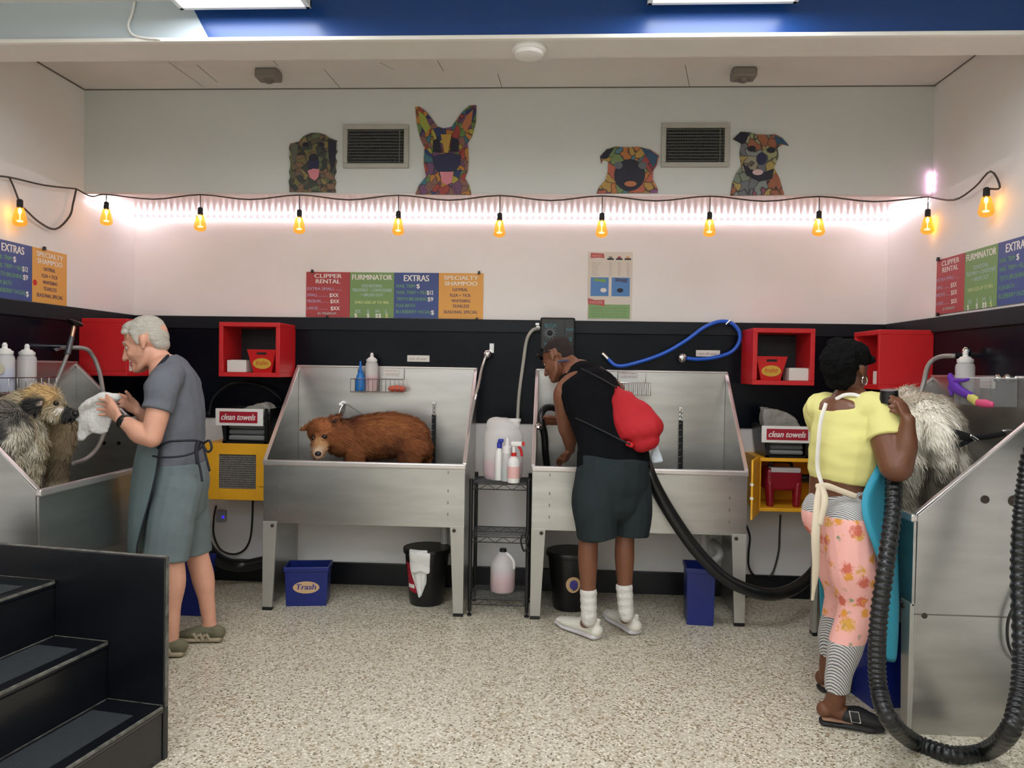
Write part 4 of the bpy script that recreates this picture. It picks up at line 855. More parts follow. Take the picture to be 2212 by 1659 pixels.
# tether straps on the splashes
for u, v0, v1, lb in ((937, 872, 992, 'black tether strap hanging on the splash behind the brown dog'), (1471, 884, 1008, 'black tether strap on the splash right of the red drawstring bag')):
    y = SP-.012; a, b2 = at(u, v0, y=y), at(u, v1, y=y-.02); t = thing('tether_strap', a, lb, 'tether', 'dog tethers')
    b = MB(); s0 = at(u, v0+24, y=y); b.add([(s0.x-.013, y, s0.z), (s0.x+.013, y, s0.z), (b2.x+.013, y-.02, b2.z-.1), (b2.x-.013, y-.02, b2.z-.1)], [(0, 1, 2, 3)]); b.build('strap', mat('strap_black', (24, 24, 26), .8), t, solid=.004)
    b = MB(); z = a.z
    k = 0
    while z > s0.z-.005:
        b.tube([(a.x+(.006 if k % 2 else 0), y, z), (a.x+.008, y-.004*(k % 2), z-.009), (a.x, y, z-.018), (a.x-.008, y+.004*(k % 2), z-.009), (a.x, y, z)], .0022, 6, 2); z -= .014; k += 1
    b.build('chain', chrome, t); MB().lathe([(.016, 0), (.012, .01)], V((a.x, SP+.004, a.z+.004)), 14, Matrix.Rotation(math.pi/2, 3, 'X')).build('eye_plate', chrome, t)
    b = MB()
    for i in range(7): zz_ = s0.z+(b2.z-s0.z)*(i+.5)/7; b.tube([(a.x-.016, y-.006-.02*(i+.5)/7, zz_-.004), (a.x+.002, y-.010-.02*(i+.5)/7, zz_+.004)], .002, 6, 0)
    b.build('stitch', mat('stitch_grey', (150, 150, 148), .5), t)
t = thing('wall_tap', at(740, 870, y=SP), 'small chrome tap on the splash just over the brown dog head', 'tap')
g = lambda u, v, y=SP-.03: at(u, v, y=y)
MB().lathe([(.02, 0), (.02, .02), (.012, .05)], g(740, 872, SP+.003), 14, R).build('valve_body', chrome, t, smooth=40); MB().tube([g(742, 872), g(735, 885, SP-.05), g(732, 896, SP-.06)], .008, 8).build('spout', chrome, t, smooth=180)
MB().tube([g(745, 872), g(762, 882, SP-.01), g(785, 896, SP-.008)], .0025, 6).build('cable', hose_grey, t)

# ---------------------------------------------------------------- rack with jugs
rx0, rx1 = -.492, -.150; ry0, ry1 = 4.56, 4.86
t = thing('wire_rack', ((rx0+rx1)/2, (ry0+ry1)/2, 0), 'black wire shelf rack between the two rear tubs', 'shelf rack')
ztop = .792
for x in (rx0, rx1):
    for y in (ry0, ry1):
        l = MB().tube([(x, y, .03), (x, y, ztop+.03)], .0115, 10, 0).build('post', wire_black, t, smooth=60); MB().lathe([(.006, .03), (.006, .012), (.014, .01), (.014, 0)], (x, y, 0), 10).build('foot', black_plastic, l)
for z in (ztop, .475, .10):
    b = MB(); r = .0035
    for zz_ in (z, z-.032): b.tube([(rx0, ry0, zz_), (rx1, ry0, zz_), (rx1, ry1, zz_), (rx0, ry1, zz_), (rx0, ry0, zz_)], r, 6, 0)
    for y in (ry0, ry1):
        n = 7; b.tube([(rx0+(rx1-rx0)*i/n, y, z-.032*(i % 2)) for i in range(n+1)], .0025, 5, 0)
    for i in range(1, 12): y = ry0+(ry1-ry0)*i/12; b.tube([(rx0, y, z+.003), (rx1, y, z+.003)], .0022, 5, 0)
    b.build('shelf', wire_black, t)
b = MB()
for dx in (0, .03): b.tube([(rx1-.03+dx, ry0-.012, .50), (rx1-.04+dx, ry0-.02, .46), (rx1-.02+dx, ry0-.02, .40), (rx1+.0, ry0-.016, .44), (rx1-.02+dx, ry0-.012, .5)], .006, 6, 4)
b.build('cable_tie', wire_black, t)
zs_ = ztop+.007
def jug(c, w, dpt, h, label, level, tilt=0):
    t = thing('soap_jug', c, label, 'jug', None); c = V(c)
    b = MB(); b.limb([(c+V((0, 0, .03)), w*.5, dpt*.5), (c+V((0, 0, h*.3)), w*.51, dpt*.5), (c+V((0, 0, h*.72)), w*.5, dpt*.48), (c+V((-.0, 0, h*.9)), w*.42, dpt*.4)], (1, 0, 0), 24)
    b.build('body', milky, t, smooth=180)
    b = MB(); b.limb([(c+V((0, 0, .033)), w*.48, dpt*.47), (c+V((0, 0, h*level*.5)), w*.49, dpt*.47), (c+V((0, 0, h*level)), w*.485, dpt*.46)], (1, 0, 0), 24, cap=(1, 0)); b.build('liquid', pink_liquid, t, smooth=60)
    MB().lathe([(w*.14, h*.9), (w*.14, h*1.0), (w*.16, h*1.0), (w*.16, h*1.05)], c+V((w*.28, 0, 0)), 16).build('cap', white_plastic, t, smooth=40)
    MB().tube([c+V((-w*.36, 0, h*.82)), c+V((-w*.34, 0, h*.99)), c+V((-w*.1, 0, h*1.02)), c+V((w*.08, 0, h*.9))], w*.075, 10).build('handle', milky, t, smooth=180)
x = (at(1045, 1000, y=4.76).x+at(1128, 1000, y=4.76).x)/2
jug((x, 4.76, zs_), .245, .15, at(1085, 910, y=4.76).z-zs_, 'big square white jug with pink soap on the top of the wire rack', .30)
def bottle(u, vtop, vbot, y, r, label, m, capm, kind):
    c = at(u, vbot, y=y); c.z = zs_; h = at(u, vtop, y=y).z-zs_; t = thing('pump_bottle' if kind != 'spray' else 'spray_bottle', c, label, 'bottle')
    hb = h*(.8 if kind == 'cap' else .62 if kind == 'spray' else .74)
    MB().lathe([(r*.95, .001), (r, .008), (r, hb*.78), (r*.85, hb*.88), (r*.4, hb)], c, 22).build('body', m, t, smooth=50)
    if kind == 'cap':
        MB().lathe([(r*.55, hb), (r*.55, hb+.03), (r*.4, hb+.035), (r*.35, h)], c, 16).build('cap', capm, t, smooth=40); MB().box(c+V((-r*.2, -r*1.0, hb+.036)), c+V((r*.9, r*.2, hb+.056))).build('spout', capm, t, bevel=.004)
    elif kind == 'squeeze':
        MB().lathe([(r*.9, hb*.88), (r*.9, hb*1.06), (r*.4, hb*1.12), (r*.2, h)], c, 16).build('cap', white_plastic, t, smooth=40)
        MB().lathe([(r*.9, .005), (r*.93, .01), (r*.93, hb*.42)], c, 18).build('liquid', teal_liquid, t, smooth=40)
    else:
        MB().lathe([(r*.42, hb), (r*.42, hb+.022)], c, 14).build('collar', red_plastic, t, smooth=40)
        MB().box(c+V((-r*.5, -.016, hb+.06)), c+V((r*1.3, .016, hb+.088))).build('spray_head', white_plastic, t, bevel=.006); MB().lathe([(r*.3, hb+.02), (r*.3, hb+.065)], c, 12).build('neck', white_plastic, t)
        MB().box(c+V((r*1.3, -.01, hb+.064)), c+V((r*1.75, .01, hb+.086))).build('nozzle', red_plastic, t, bevel=.002)
        MB().tube([c+V((r*.75, 0, hb+.06)), c+V((r*1.15, 0, hb+.035)), c+V((r*1.3, 0, hb+.0))], .008, 8).build('trigger', red_plastic, t, smooth=180)
        R_ = MB(); R_.lathe([(r*1.01, hb*.18), (r*1.01, hb*.62)], c, 22); R_.build('printed_label', mat('pink_label', (226, 178, 172), .6), t, smooth=60)
bottle(1078, 950, 1022, 4.68, .028, 'white bottle with a blue cap at the front of the wire rack', white_plastic, mat('cap_blue', (34, 44, 160), .4), 'cap')
bottle(1095, 946, 1030, 4.645, .034, 'milky squeeze bottle between the blue-capped bottle and the spray bottle', milky, white_plastic, 'squeeze')
bottle(1109, 950, 1040, 4.59, .037, 'white spray bottle with a red trigger on the wire rack', white_plastic, red_plastic, 'spray')
# gallon jug on the bottom shelf
c = at(1085, 1302, y=4.72); c.z = .107; h = at(1085, 1185, y=4.72).z-c.z
t = thing('gallon_jug', c, 'round gallon jug half full of pink soap on the lowest rack shelf', 'jug'); r = .077
MB().lathe([(r*.9, .002), (r, .012), (r, h*.58), (r*.93, h*.68), (r*.6, h*.84), (r*.3, h*.93)], c, 28).build('body', milky, t, smooth=50)
MB().lathe([(r*.88, .006), (r*.96, .014), (r*.96, h*.36)], c, 28).build('liquid', pink_liquid, t, smooth=40)
MB().lathe([(r*.28, h*.93), (r*.28, h), (r*.24, h*1.01)], c, 16).build('cap', black_plastic, t, smooth=40)
MB().tube([c+V((r*.25, -.01, h*.9)), c+V((r*.62, -.03, h*.84)), c+V((r*.9, -.035, h*.72)), c+V((r*.9, -.03, h*.56))], r*.13, 10).build('handle', white_plastic, t, smooth=180)

# ---------------------------------------------------------------- bins
def rect_bin(c, w, d, h, rz, label, oval_txt=None, shade=navy):
    c = V(c); t = thing('waste_bin', c, label, 'waste bin'); M = Matrix.Translation(c) @ Matrix.Rotation(rz, 4, 'Z'); k = .93
    b = MB(); b.M = M
    b.add([(-w*k/2, -d*k/2, .001), (w*k/2, -d*k/2, .001), (w*k/2, d*k/2, .001), (-w*k/2, d*k/2, .001), (-w/2, -d/2, h), (w/2, -d/2, h), (w/2, d/2, h), (-w/2, d/2, h)], [(0, 3, 2, 1), (0, 1, 5, 4), (1, 2, 6, 5), (2, 3, 7, 6), (3, 0, 4, 7)])
    b.build('body', shade, t, solid=.005, bevel=.004, fix=False)
    b = MB(); b.M = M; e = .008
    for z0_, z1_ in ((h-.03, h),):
        b.box((-w/2-e, -d/2-e, z0_), (w/2+e, -d/2+.002, z1_)); b.box((-w/2-e, d/2-.002, z0_), (w/2+e, d/2+e, z1_)); b.box((-w/2-e, -d/2, z0_), (-w/2+.002, d/2, z1_)); b.box((w/2-.002, -d/2, z0_), (w/2+e, d/2, z1_))
    b.build('rim', shade, t, bevel=.004)
    if oval_txt:
        f = lambda x, z: M @ V((x, -(d*k/2+(d/2-d*k/2)*z/h)-.0035, z))
        n = 30; b = MB(); b.prism([f(w*.31*math.cos(2*math.pi*i/n), h*.48+h*.155*math.sin(2*math.pi*i/n)) for i in range(n)], M.to_3x3() @ V((0, -.001, 0))); b.build('label', mat('trash_label', (206, 172, 128), .6), t)
        b = MB(); rv = M.to_3x3() @ V((1, 0, 0)); uv = (f(0, h)-f(0, 0)).normalized(); write(b, oval_txt, f(0, h*.43), rv, uv, h*.2, w*.46, bold=.0015, shear=.15, lift=.0022); b.build('lettering', mat('trash_ink', (70, 62, 140), .6), t, fix=False)
    return t
c = at(658, 1308, z=0); c.y += .07; rect_bin(c, .258, .17, at(658, 1217, y=c.y).z, math.radians(9), 'blue waste bin with a tan Trash oval under the brown dog tub', 'Trash')
c = at(1515, 1352, z=0); c.y += .1; rect_bin(c, .16, .2, .335, math.radians(-4), 'narrow blue waste bin under the right half of the rear right tub')
c = at(402, 1330, z=0); c.y += .08; rect_bin(c, .19, .17, .33, 0, 'blue waste bin on the floor behind the legs of the grey-haired man')
t = rect_bin(V((1.375, 4.05, 0)) if 0 else at(1935, 1545, z=0)+V((-.015, .16, 0)), .17, .2, .36, math.radians(10), 'blue waste bin at the floor between the hose and the right tub', None)
def round_bin(c, r0, r1, h, label):
    t = thing('waste_bin', c, label, 'waste bin', None)
    MB().lathe([(.001, .001), (r0*.97, .001), (r0, .006), (r1*.98, h-.03), (r1*1.04, h-.028), (r1*1.05, h-.004), (r1*1.02, h), (r1*.97, h-.004), (r0*.96, .01), (.001, .009)], c, 40).build('body', black_plastic, t, smooth=50)
    MB().lathe([(r1*1.045, h-.03), (r1*1.06, h-.027), (r1*1.06, h-.005), (r1*1.045, h-.001)], c, 40).build('rim', black_plastic, t, smooth=50)
    return t
def on_cyl(c, r0, r1, h, pts, off):
    "points (angle, height) on a tapered bin side"
    return [V(c)+V(((r0+(r1-r0)*z/h+off)*math.sin(a), -(r0+(r1-r0)*z/h+off)*math.cos(a), z)) for a, z in pts]
c = at(915, 1312, z=0); c.y += .105; h = .352; ra, rb = .105, .142
t = round_bin(c, ra, rb, h, 'round black waste bin with a white cloth over its rim under the brown dog tub')
b = MB(); rows = []
for i in range(9): rows.append(on_cyl(c, ra, rb, h, [(-1.0+.62*j/8, .10+.022*i-.002*j) for j in range(9)], .002))
b.grid(rows).build('red_label', sign_red, t, solid=.001)
b = MB(); rows = []
for i in range(4): rows.append(on_cyl(c, ra, rb, h, [(-.95+.45*j/8, .115+.008*i) for j in range(9)], .0035))
b.grid(rows).build('white_mark', ink_white, t, solid=.0005)
# the cloth: over the rim and down the front
b = MB(); rows = []
for i in range(16):
    f = i/15; row = []
    for j in range(12):
        g_ = j/11; ang = -.62+.80*g_
        if f < .2: rr = rb-.03+.042*f/.2; zz_ = h-.03+.045*math.sin(f/.2*math.pi/2); row.append(c+V((rr*math.sin(ang), -rr*math.cos(ang), zz_)))
        else:
            q = (f-.2)/.8; wid = 1-max(0, q-.45)*.9; ang = -.22+.02*q+.25*max(0, q-.45)+(g_-.5)*.80*wid; z = h+.012-q*(.25+.05*math.sin(g_*3+1)); rr = ra+(rb-ra)*min(1, z/h)+.014+.008*math.sin(g_*14+q*5)*q; row.append(c+V((rr*math.sin(ang), -rr*math.cos(ang), z)))
    rows.append(row)
o = b.grid(rows).build('cleaning_cloth', white_cloth, None, c+V((-.03, -.14, h)), smooth=180, solid=.006, subd=1); tag(o, 'white cloth draped over the rim of the round black bin', 'cloth')
b = MB(); rows = []
for i in range(8): rows.append(on_cyl(c, ra, rb, h, [(-.5+.78*j/9, h+.005-.13*i/7-.008*math.sin(j)) for j in range(10)], .026+.004*math.sin(i)))
b.grid(rows).build('upper_fold', white_cloth, o, smooth=180, solid=.006, subd=1)
c = at(1232, 1325, z=0); c.y += .12; t = round_bin(c, .105, .145, .36, 'round black waste bin behind the legs of the man in white socks')
b = MB(); n = 24; b.add(on_cyl(c, .105, .145, .36, [(.12+.36*math.cos(2*math.pi*i/n), .175+.05*math.sin(2*math.pi*i/n)) for i in range(n)], .002), [list(range(n))]); b.build('label', mat('trash_label', (206, 172, 128), .6), t, solid=.001)
b = MB(); b.add(on_cyl(c, .105, .145, .36, [(.14+.2*math.cos(2*math.pi*i/n), .175+.03*math.sin(2*math.pi*i/n)) for i in range(n)], .0035), [list(range(n))]); b.build('emblem', mat('trash_ink', (70, 62, 140), .6), t, solid=.001)

# ---------------------------------------------------------------- dryer hoses, cords, socket
t = thing('dryer_hose', at(1640, 1283, y=4.44), 'long smooth black dryer hose sagging from the man in shorts to the right cabinet', 'hose')
MB().tube([at(1385, 960, y=4.66), at(1398, 1010, y=4.44), at(1420, 1060, y=4.42), at(1455, 1120, y=4.42), at(1505, 1190, y=4.42), at(1560, 1245, y=4.42), at(1610, 1272, y=4.42), at(1660, 1284, y=4.45), at(1705, 1276, y=4.55), at(1745, 1250, y=4.7), at(1775, 1215, y=4.8)], .036, 16, 6).build('hose', rubber, t, smooth=180)
t = thing('dryer_hose', at(480, 1210, y=4.9), 'black dryer hose curving along the wall behind the grey-haired man', 'hose')
MB().tube([at(415, 1080, y=4.75), at(432, 1140, y=4.8), at(450, 1185, y=4.86), at(480, 1213, y=4.93), at(520, 1222, y=5.0), at(560, 1216, y=5.02), at(600, 1205, y=5.03)], .04, 16, 6).build('hose', rubber, t, smooth=180)
def corr(t_, n=200):
    return .0315+.0028*math.sin(t_*n*2*math.pi)
pth = [at(1921, 858, y=3.24), at(1926, 930, y=3.27), at(1930, 1010, y=3.24), at(1929, 1100, y=3.12), at(1915, 1210, y=3.02), at(1900, 1320, y=2.98), at(1894, 1410, y=2.96), at(1899, 1490, y=2.93), at(1922, 1555, y=2.85), at(1975, 1602, z=.036), at(2060, 1630, z=.036), at(2130, 1622, z=.036), at(2180, 1580, y=2.72), at(2203, 1500, y=2.78), at(2208, 1400, y=2.86), at(2203, 1250, y=2.95), at(2207, 1130, y=2.98), at(2216, 1050, y=2.99), at(2240, 960, y=3.0), V((1.98, 2.98, 1.36)), V((2.06, 2.95, 1.42)), V((XR-.016, 2.92, 1.43))]
P_ = crom(pth, 40)
t = thing('dryer_hose', pth[9], 'corrugated black dryer hose the woman holds, looping over the floor at the right', 'hose')
MB().tube(P_, lambda u: corr(u, 150), 14, 0).build('hose', rubber, t, smooth=180)
b = MB(); sleeve(b, pth[0]+V((0, 0, -.02)), pth[0]+V((-.004, -.006, .03)), .038, .034); b.build('cuff', black_plastic, t, smooth=40)
t = thing('power_cord', at(2180, 1370, y=3.18), 'thin black cord hanging on the end panel of the right tub', 'cord')
MB().tube([at(2212, 1270, y=3.2), at(2190, 1310, y=3.205), at(2177, 1345, y=3.21), at(2178, 1390, y=3.21), at(2195, 1425, y=3.2), at(2220, 1440, y=3.19)], .006, 8).build('cord', rubber, t, smooth=180)
t = thing('wall_socket', at(482, 1108, y=D), 'white wall socket with a glowing blue plug under the yellow cabinet', 'socket')
a, b2 = at(470, 1125, y=D-.001), at(490, 1090, y=D-.001)
MB().box((a.x, D-.01, a.z), (b2.x, D, b2.z)).build('plate', white_plastic, t, bevel=.002); MB().box((a.x+.012, D-.05, a.z+.005), (b2.x+.008, D-.01, b2.z-.035)).build('plug', mat('plug_grey', (150, 150, 158), .4), t, bevel=.005)
p = at(482, 1117, y=D-.052); MB().ball(p, (.007, .004, .007), n=12, m=8).build('pilot_light', pilot_glow, t)
g = lambda u, v, y=D-.02: at(u, v, y=y)
t = thing('power_cord', g(500, 1190), 'black cord looping from the wall socket up to the yellow cabinet', 'cord')
MB().tube([g(467, 1092), g(462, 1120), g(462, 1155), g(475, 1185), g(500, 1197), g(525, 1190), g(540, 1165), g(545, 1120), g(546, 1070)], .0065, 8).build('cord', rubber, t, smooth=180)
t = thing('power_cord', g(1680, 1180), 'grey cord hanging straight below the open yellow cabinet', 'cord')
MB().tube([g(1686, 1112), g(1684, 1150), g(1682, 1190), g(1672, 1230), g(1663, 1245)], .0065, 8).build('cord', mat('cord_grey', (70, 68, 66), .5), t, smooth=180)
t = thing('power_cord', g(1617, 1190), 'black cord bending along the wall beside the rear right tub leg', 'cord')
MB().tube([g(1613, 1135), g(1620, 1160), g(1617, 1195), g(1618, 1225), g(1632, 1245), g(1660, 1250), g(1690, 1252)], .0065, 8).build('cord', rubber, t, smooth=180)

# ---------------------------------------------------------------- black steps, lower left
ang = math.radians(9.5); Ld = V((-math.cos(ang), math.sin(ang), 0)); Nd = V((-math.sin(ang), -math.cos(ang), 0)); o0 = V((-1.439, 2.76, 0))
Mst = Matrix(((Ld.x, Nd.x, 0, o0.x), (Ld.y, Nd.y, 0, o0.y), (0, 0, 1, 0), (0, 0, 0, 1)))
blk = mat('step_paint', (10, 13, 19), .3, var=.25, vscale=4, bump=.06, bscale=25, coat=.2); worn = mat('worn_edge', (96, 94, 88), .6, var=.6, vscale=30); grip = mat('grip_tape', (38, 44, 48), .85, bump=1, bscale=160)
t = thing('dog_steps', o0, 'black painted wooden steps with a side board in the lower left corner', 'steps')
ztp = at(345, 1203, y=2.77).z; W_ = .95
def stp(nm, m, bev=.004, par=None, **k): b = MB(); b.M = Mst; return b, (lambda: b.build(nm, m, par or t, bevel=bev, **k))
b, go = stp('side_board', blk); b.box((-.006, -.026, 0), (1.2, 0, ztp)); go()
b, go = stp('board_edge', worn, 0); b.box((-.004, -.024, ztp), (1.2, -.002, ztp+.0015)); b.box((-.0075, -.022, .2), (-.006, -.004, ztp)); go()
run, z = .238, 0
HTS = [.207, .425, .638]
for k, h in enumerate(HTS):
    s0 = run*k; zp = HTS[k-1] if k else 0; s1 = s0+run if k < 2 else 1.2
    b, go = stp('riser', blk); b.box((s0, .0005, zp), (s0+.02, W_, h-.025)); go()
    b, go = stp('tread', blk, .008); b.box((s0-.008, .0005, h-.025), (s1+.02 if k < 2 else s1, W_, h)); tr = go()
    b, go = stp('grip_pad', grip, .003, tr); b.box((s0+.045, .10, h), (min(s1, s0+run)-.02, W_-.06, h+.003)); go()
    b, go = stp('nosing_wear', worn, 0, tr); b.box((s0-.0088, .01, h-.008), (s0-.002, W_, h+.0012)); go()
    if k < 2: b, go = stp('joint_line', worn, 0, tr); b.box((s1-.002, .01, h), (s1-.0003, W_, h+.003)); go()
    b, go = stp('joint_line', worn, 0, tr); b.box((s0, .0006, h), (s1, .003, h+.0025)); go()
b, go = stp('outer_board', blk); b.box((-.004, W_, 0), (1.2, W_+.024, .18)); go()
# ---------------------------------------------------------------- people
def frame(fwd, up=(0, 0, 1), roll=0):
    f = V(fwd).normalized(); l = V(up).cross(f).normalized(); u = f.cross(l)
    return Matrix((f, l, u)).transposed()
def add_head(mb, c, R, k):
    "skull, face, ears of a head facing along R's first column; c between the eyes' level and the ears"
    c = V(c); L = lambda x, y, z: c+R @ V((x*k, y*k, z*k))
    def ball(p, r): mb.ball(L(*p), [q*k for q in r], R)
    ball((-.012, 0, .035), (.100, .077, .082)); ball((-.05, 0, .01), (.055, .066, .065))
    ball((.038, 0, -.02), (.056, .062, .082)); ball((.03, 0, -.06), (.05, .054, .05)); ball((.02, 0, -.03), (.062, .064, .07))
    for s in (-1, 1):
        mb.limb([(L(.0, s*.044, -.04), .02*k), (L(.014, s*.04, -.076), .018*k), (L(.055, s*.026, -.103), .017*k), (L(.074, 0, -.108), .017*k)], R @ V((0, 1, 0)))
        ball((.066, s*.037, -.032), (.02, .021, .02)); ball((.1, s*.011, -.045), (.010, .008, .008))
        M = R @ Matrix.Rotation(s*.35, 3, 'Z') @ Matrix.Rotation(-.2, 3, 'Y')
        mb.ball(L(-.016, s*.077, .0), (.017*k, .007*k, .026*k), M); mb.ball(L(-.02, s*.083, .008), (.013*k, .005*k, .019*k), M); mb.ball(L(-.008, s*.077, -.026), (.009*k, .006*k, .010*k), M)
    ball((.083, 0, -.104), (.018, .025, .018))
    mb.limb([(L(.089, 0, .012), .010*k), (L(.104, 0, -.016), .011*k), (L(.117, 0, -.041), .0125*k)], R @ V((0, 1, 0)))
    mb.limb([(L(.066, -.044, .018), .010*k), (L(.088, -.02, .024), .010*k), (L(.091, 0, .02), .009*k), (L(.088, .02, .024), .010*k), (L(.066, .044, .018), .010*k)], R @ V((0, 0, 1)))
    for z, r in ((-.067, .0075), (-.08, .0085)): mb.limb([(L(.08, -.022, z-.002), .005*k), (L(.093, 0, z), r*k), (L(.08, .022, z-.002), .005*k)], R @ V((0, 0, 1)))
    return L
def face_parts(L, R, k, parent, iris, lipc, browc):
    for s in (-1, 1):
        e = MB().ball(L(.0735, s*.033, -.001), (.0106*k,)*3, R).build('eye', mat('eye_white', (225, 220, 212), .25), parent, smooth=180)
        MB().ball(L(.082, s*.034, -.002), (.0035*k, .0062*k, .0062*k), R).build('iris', mat('iris_dark', iris, .15), e, smooth=180)
        MB().limb([(L(.074, s*.046, .024), .003*k, .003*k), (L(.088, s*.03, .03), .004*k, .005*k), (L(.094, s*.014, .027), .003*k, .004*k)], R @ V((0, 1, 0))).build('eyebrow', browc, parent, smooth=180)
    b = MB()
    for z, r in ((-.0675, .0055), (-.0785, .0065)): b.limb([(L(.084, -.021, z-.002), .003*k), (L(.0975, 0, z), r*k), (L(.084, .021, z-.002), .003*k)], R @ V((0, 0, 1)))
    b.build('lips', lipc, parent, smooth=180)
def add_hand(mb, wrist, palm_end, across, tips, thumb, k=1.0, thick=.013):
    "palm from the wrist to the knuckles, four bent fingers and a thumb from the side of the palm"
    w, p, a = V(wrist), V(palm_end), V(across).normalized(); d = (p-w).normalized()
    mb.limb([(w, .026*k, .02*k), (w+(p-w)*.45, .039*k, thick*1.15*k), (p, .041*k, thick*k)], a)
    for i, tip in enumerate(tips):
        root = p+a*(.030-.0205*i)*k-d*.012*k; tip = V(tip[0]) if len(tip) == 2 and hasattr(tip[0], '__len__') else V(tip); mid = root+(tip-root)*.5
        nn = d.cross(a); bend = nn*.016*k*(1 if i else .8)
        mb.limb([(root, .0098*k), (root+(tip-root)*.33+bend*.8, .0096*k), (root+(tip-root)*.66+bend, .0088*k), (tip, .0072*k)], a, n=10, sub=3)
    th = V(thumb); r0 = w+(p-w)*.3+a*.032*k; mb.limb([(r0, .014*k), (r0+(th-r0)*.5+a*.010*k, .0118*k), (th, .0088*k)], a, n=10, sub=3)

# ================================================================ grey-haired man, left
skin = mat('fair_skin', (214, 158, 132), .5, var=.05, vscale=20); shirt = mat('grey_shirt', (104, 107, 114), .9, spec=.2, var=.05, vscale=30, bump=.3, bscale=25); shorts = mat('grey_green_shorts', (104, 116, 118), .85, var=.05, vscale=20, bump=.3, bscale=18)
apron_m = mat('grey_apron', (112, 130, 132), .8, var=.04, bump=.3, bscale=14); cord_m = mat('navy_cord', (26, 28, 38), .8); hair_g = mat('grey_hair', (186, 180, 168), .7, var=.14, vscale=26, bump=.6, bscale=70, stretch=(1, 1, 3))
YM = 3.87
m_ = lambda u, v, y=YM: at(u, v, y=y)
base = V((-1.88, 3.86, 0)); P = thing('person', base, 'grey-haired man in grey shirt and shorts holding a white towel to the shaggy dog', 'person')
b = MB(); lat = (0, 1, 0)
b.limb([(m_(388, 1045), .15, .118), (m_(386, 975), .145, .105), (m_(378, 890), .16, .115), (m_(372, 835), .17, .108), (m_(362, 800), .11, .085)], lat)
b.limb([(m_(365, 815), .06, .06), (m_(345, 780), .058, .062), (m_(328, 760), .056, .06)], lat)
kM = 1.1; RM = frame((-math.cos(.33), -.12, -math.sin(.33))); hc = m_(316, 741)
L = add_head(b, hc, RM, kM)
nsh, nel, nwr = m_(352, 832, 3.68), m_(328, 945, 3.62), m_(262, 908, 3.66)
b.limb([(m_(362, 815, 3.76), .07, .075), (nsh, .062, .066), (m_(341, 890, 3.645), .054, .056), (nel, .048, .05)], lat); b.limb([(nel, .048, .05), (m_(302, 935, 3.625), .052, .052), (m_(280, 918, 3.64), .04, .038), (nwr, .03, .026)], lat)
add_hand(b, nwr, m_(236, 884, 3.67), (.12, -.3, .9), [m_(215, 862, 3.68), m_(210, 872, 3.69), m_(210, 884, 3.69), m_(214, 896, 3.69)], m_(230, 854, 3.70))
fsh, fel, fwr = m_(362, 832, 4.05), m_(345, 925, 4.1), m_(297, 888, 3.98)
b.limb([(m_(362, 815, 3.96), .07, .075), (fsh, .062, .066), (fel, .047, .05)], lat); b.limb([(fel, .047, .05), (m_(320, 908, 4.05), .048, .048), (fwr, .028, .026)], lat)
add_hand(b, fwr, m_(275, 868, 3.95), (-.1, -.3, .9), [m_(256, 851, 3.93), m_(251, 858, 3.93), m_(252, 868, 3.92), m_(256, 878, 3.92)], m_(272, 846, 3.90))
# legs and feet
b.limb([(m_(385, 1050, 3.79), .085, .1), (m_(374, 1130, 3.77), .075, .085), (m_(371, 1205, 3.76), .055, .062), (m_(374, 1255, 3.765), .055, .063), (m_(371, 1320, 3.765), .04, .043), (m_(370, 1375, 3.765), .033, .038)], lat)
b.limb([(m_(370, 1378, 3.765), .033, .04), (m_(350, 1402, 3.765), .036, .03), (m_(312, 1412, 3.765), .036, .02)], lat)
b.limb([(m_(395, 1050, 3.96), .085, .1), (m_(412, 1130, 3.97), .075, .085), (m_(426, 1200, 3.98), .054, .06), (m_(438, 1245, 3.99), .053, .06), (m_(447, 1300, 3.99), .038, .042), (m_(452, 1345, 3.99), .032, .036)], lat)
b.limb([(m_(455, 1350, 3.99), .032, .036), (m_(430, 1368, 3.99), .036, .03), (m_(400, 1376, 3.985), .036, .02)], lat)
body = bake('body', b, skin, P, .0055, 3)
face_parts(L, RM, kM, P, (70, 84, 100), mat('lip_fair', (186, 112, 102), .5), hair_g)
b = MB()
def hb(p, r): b.ball(L(*p), [q*kM for q in r], RM)
hb((-.018, 0, .056), (.09, .081, .071)); hb((-.056, 0, .02), (.053, .073, .068)); hb((-.062, 0, -.02), (.038, .06, .045)); hb((.03, 0, .09), (.052, .06, .03))
b.limb([(L(.054, -.055, .066), .012*kM, .018*kM), (L(.066, -.022, .082), .013*kM), (L(.068, .02, .083), .013*kM), (L(.056, .055, .068), .012*kM, .018*kM)], RM @ V((0, 0, 1)))
for s in (-1, 1): b.limb([(L(.006, s*.072, .055), .008*kM, .032*kM), (L(.014, s*.072, .025), .006*kM, .014*kM), (L(.012, s*.069, -.004), .004*kM, .008*kM)], RM @ V((0, 1, 0)))
bake('hair', b, hair_g, P, .005, 2, disp=lambda p: .0022*noise.noise(V((p.x*60, p.y*60, p.z*150))))
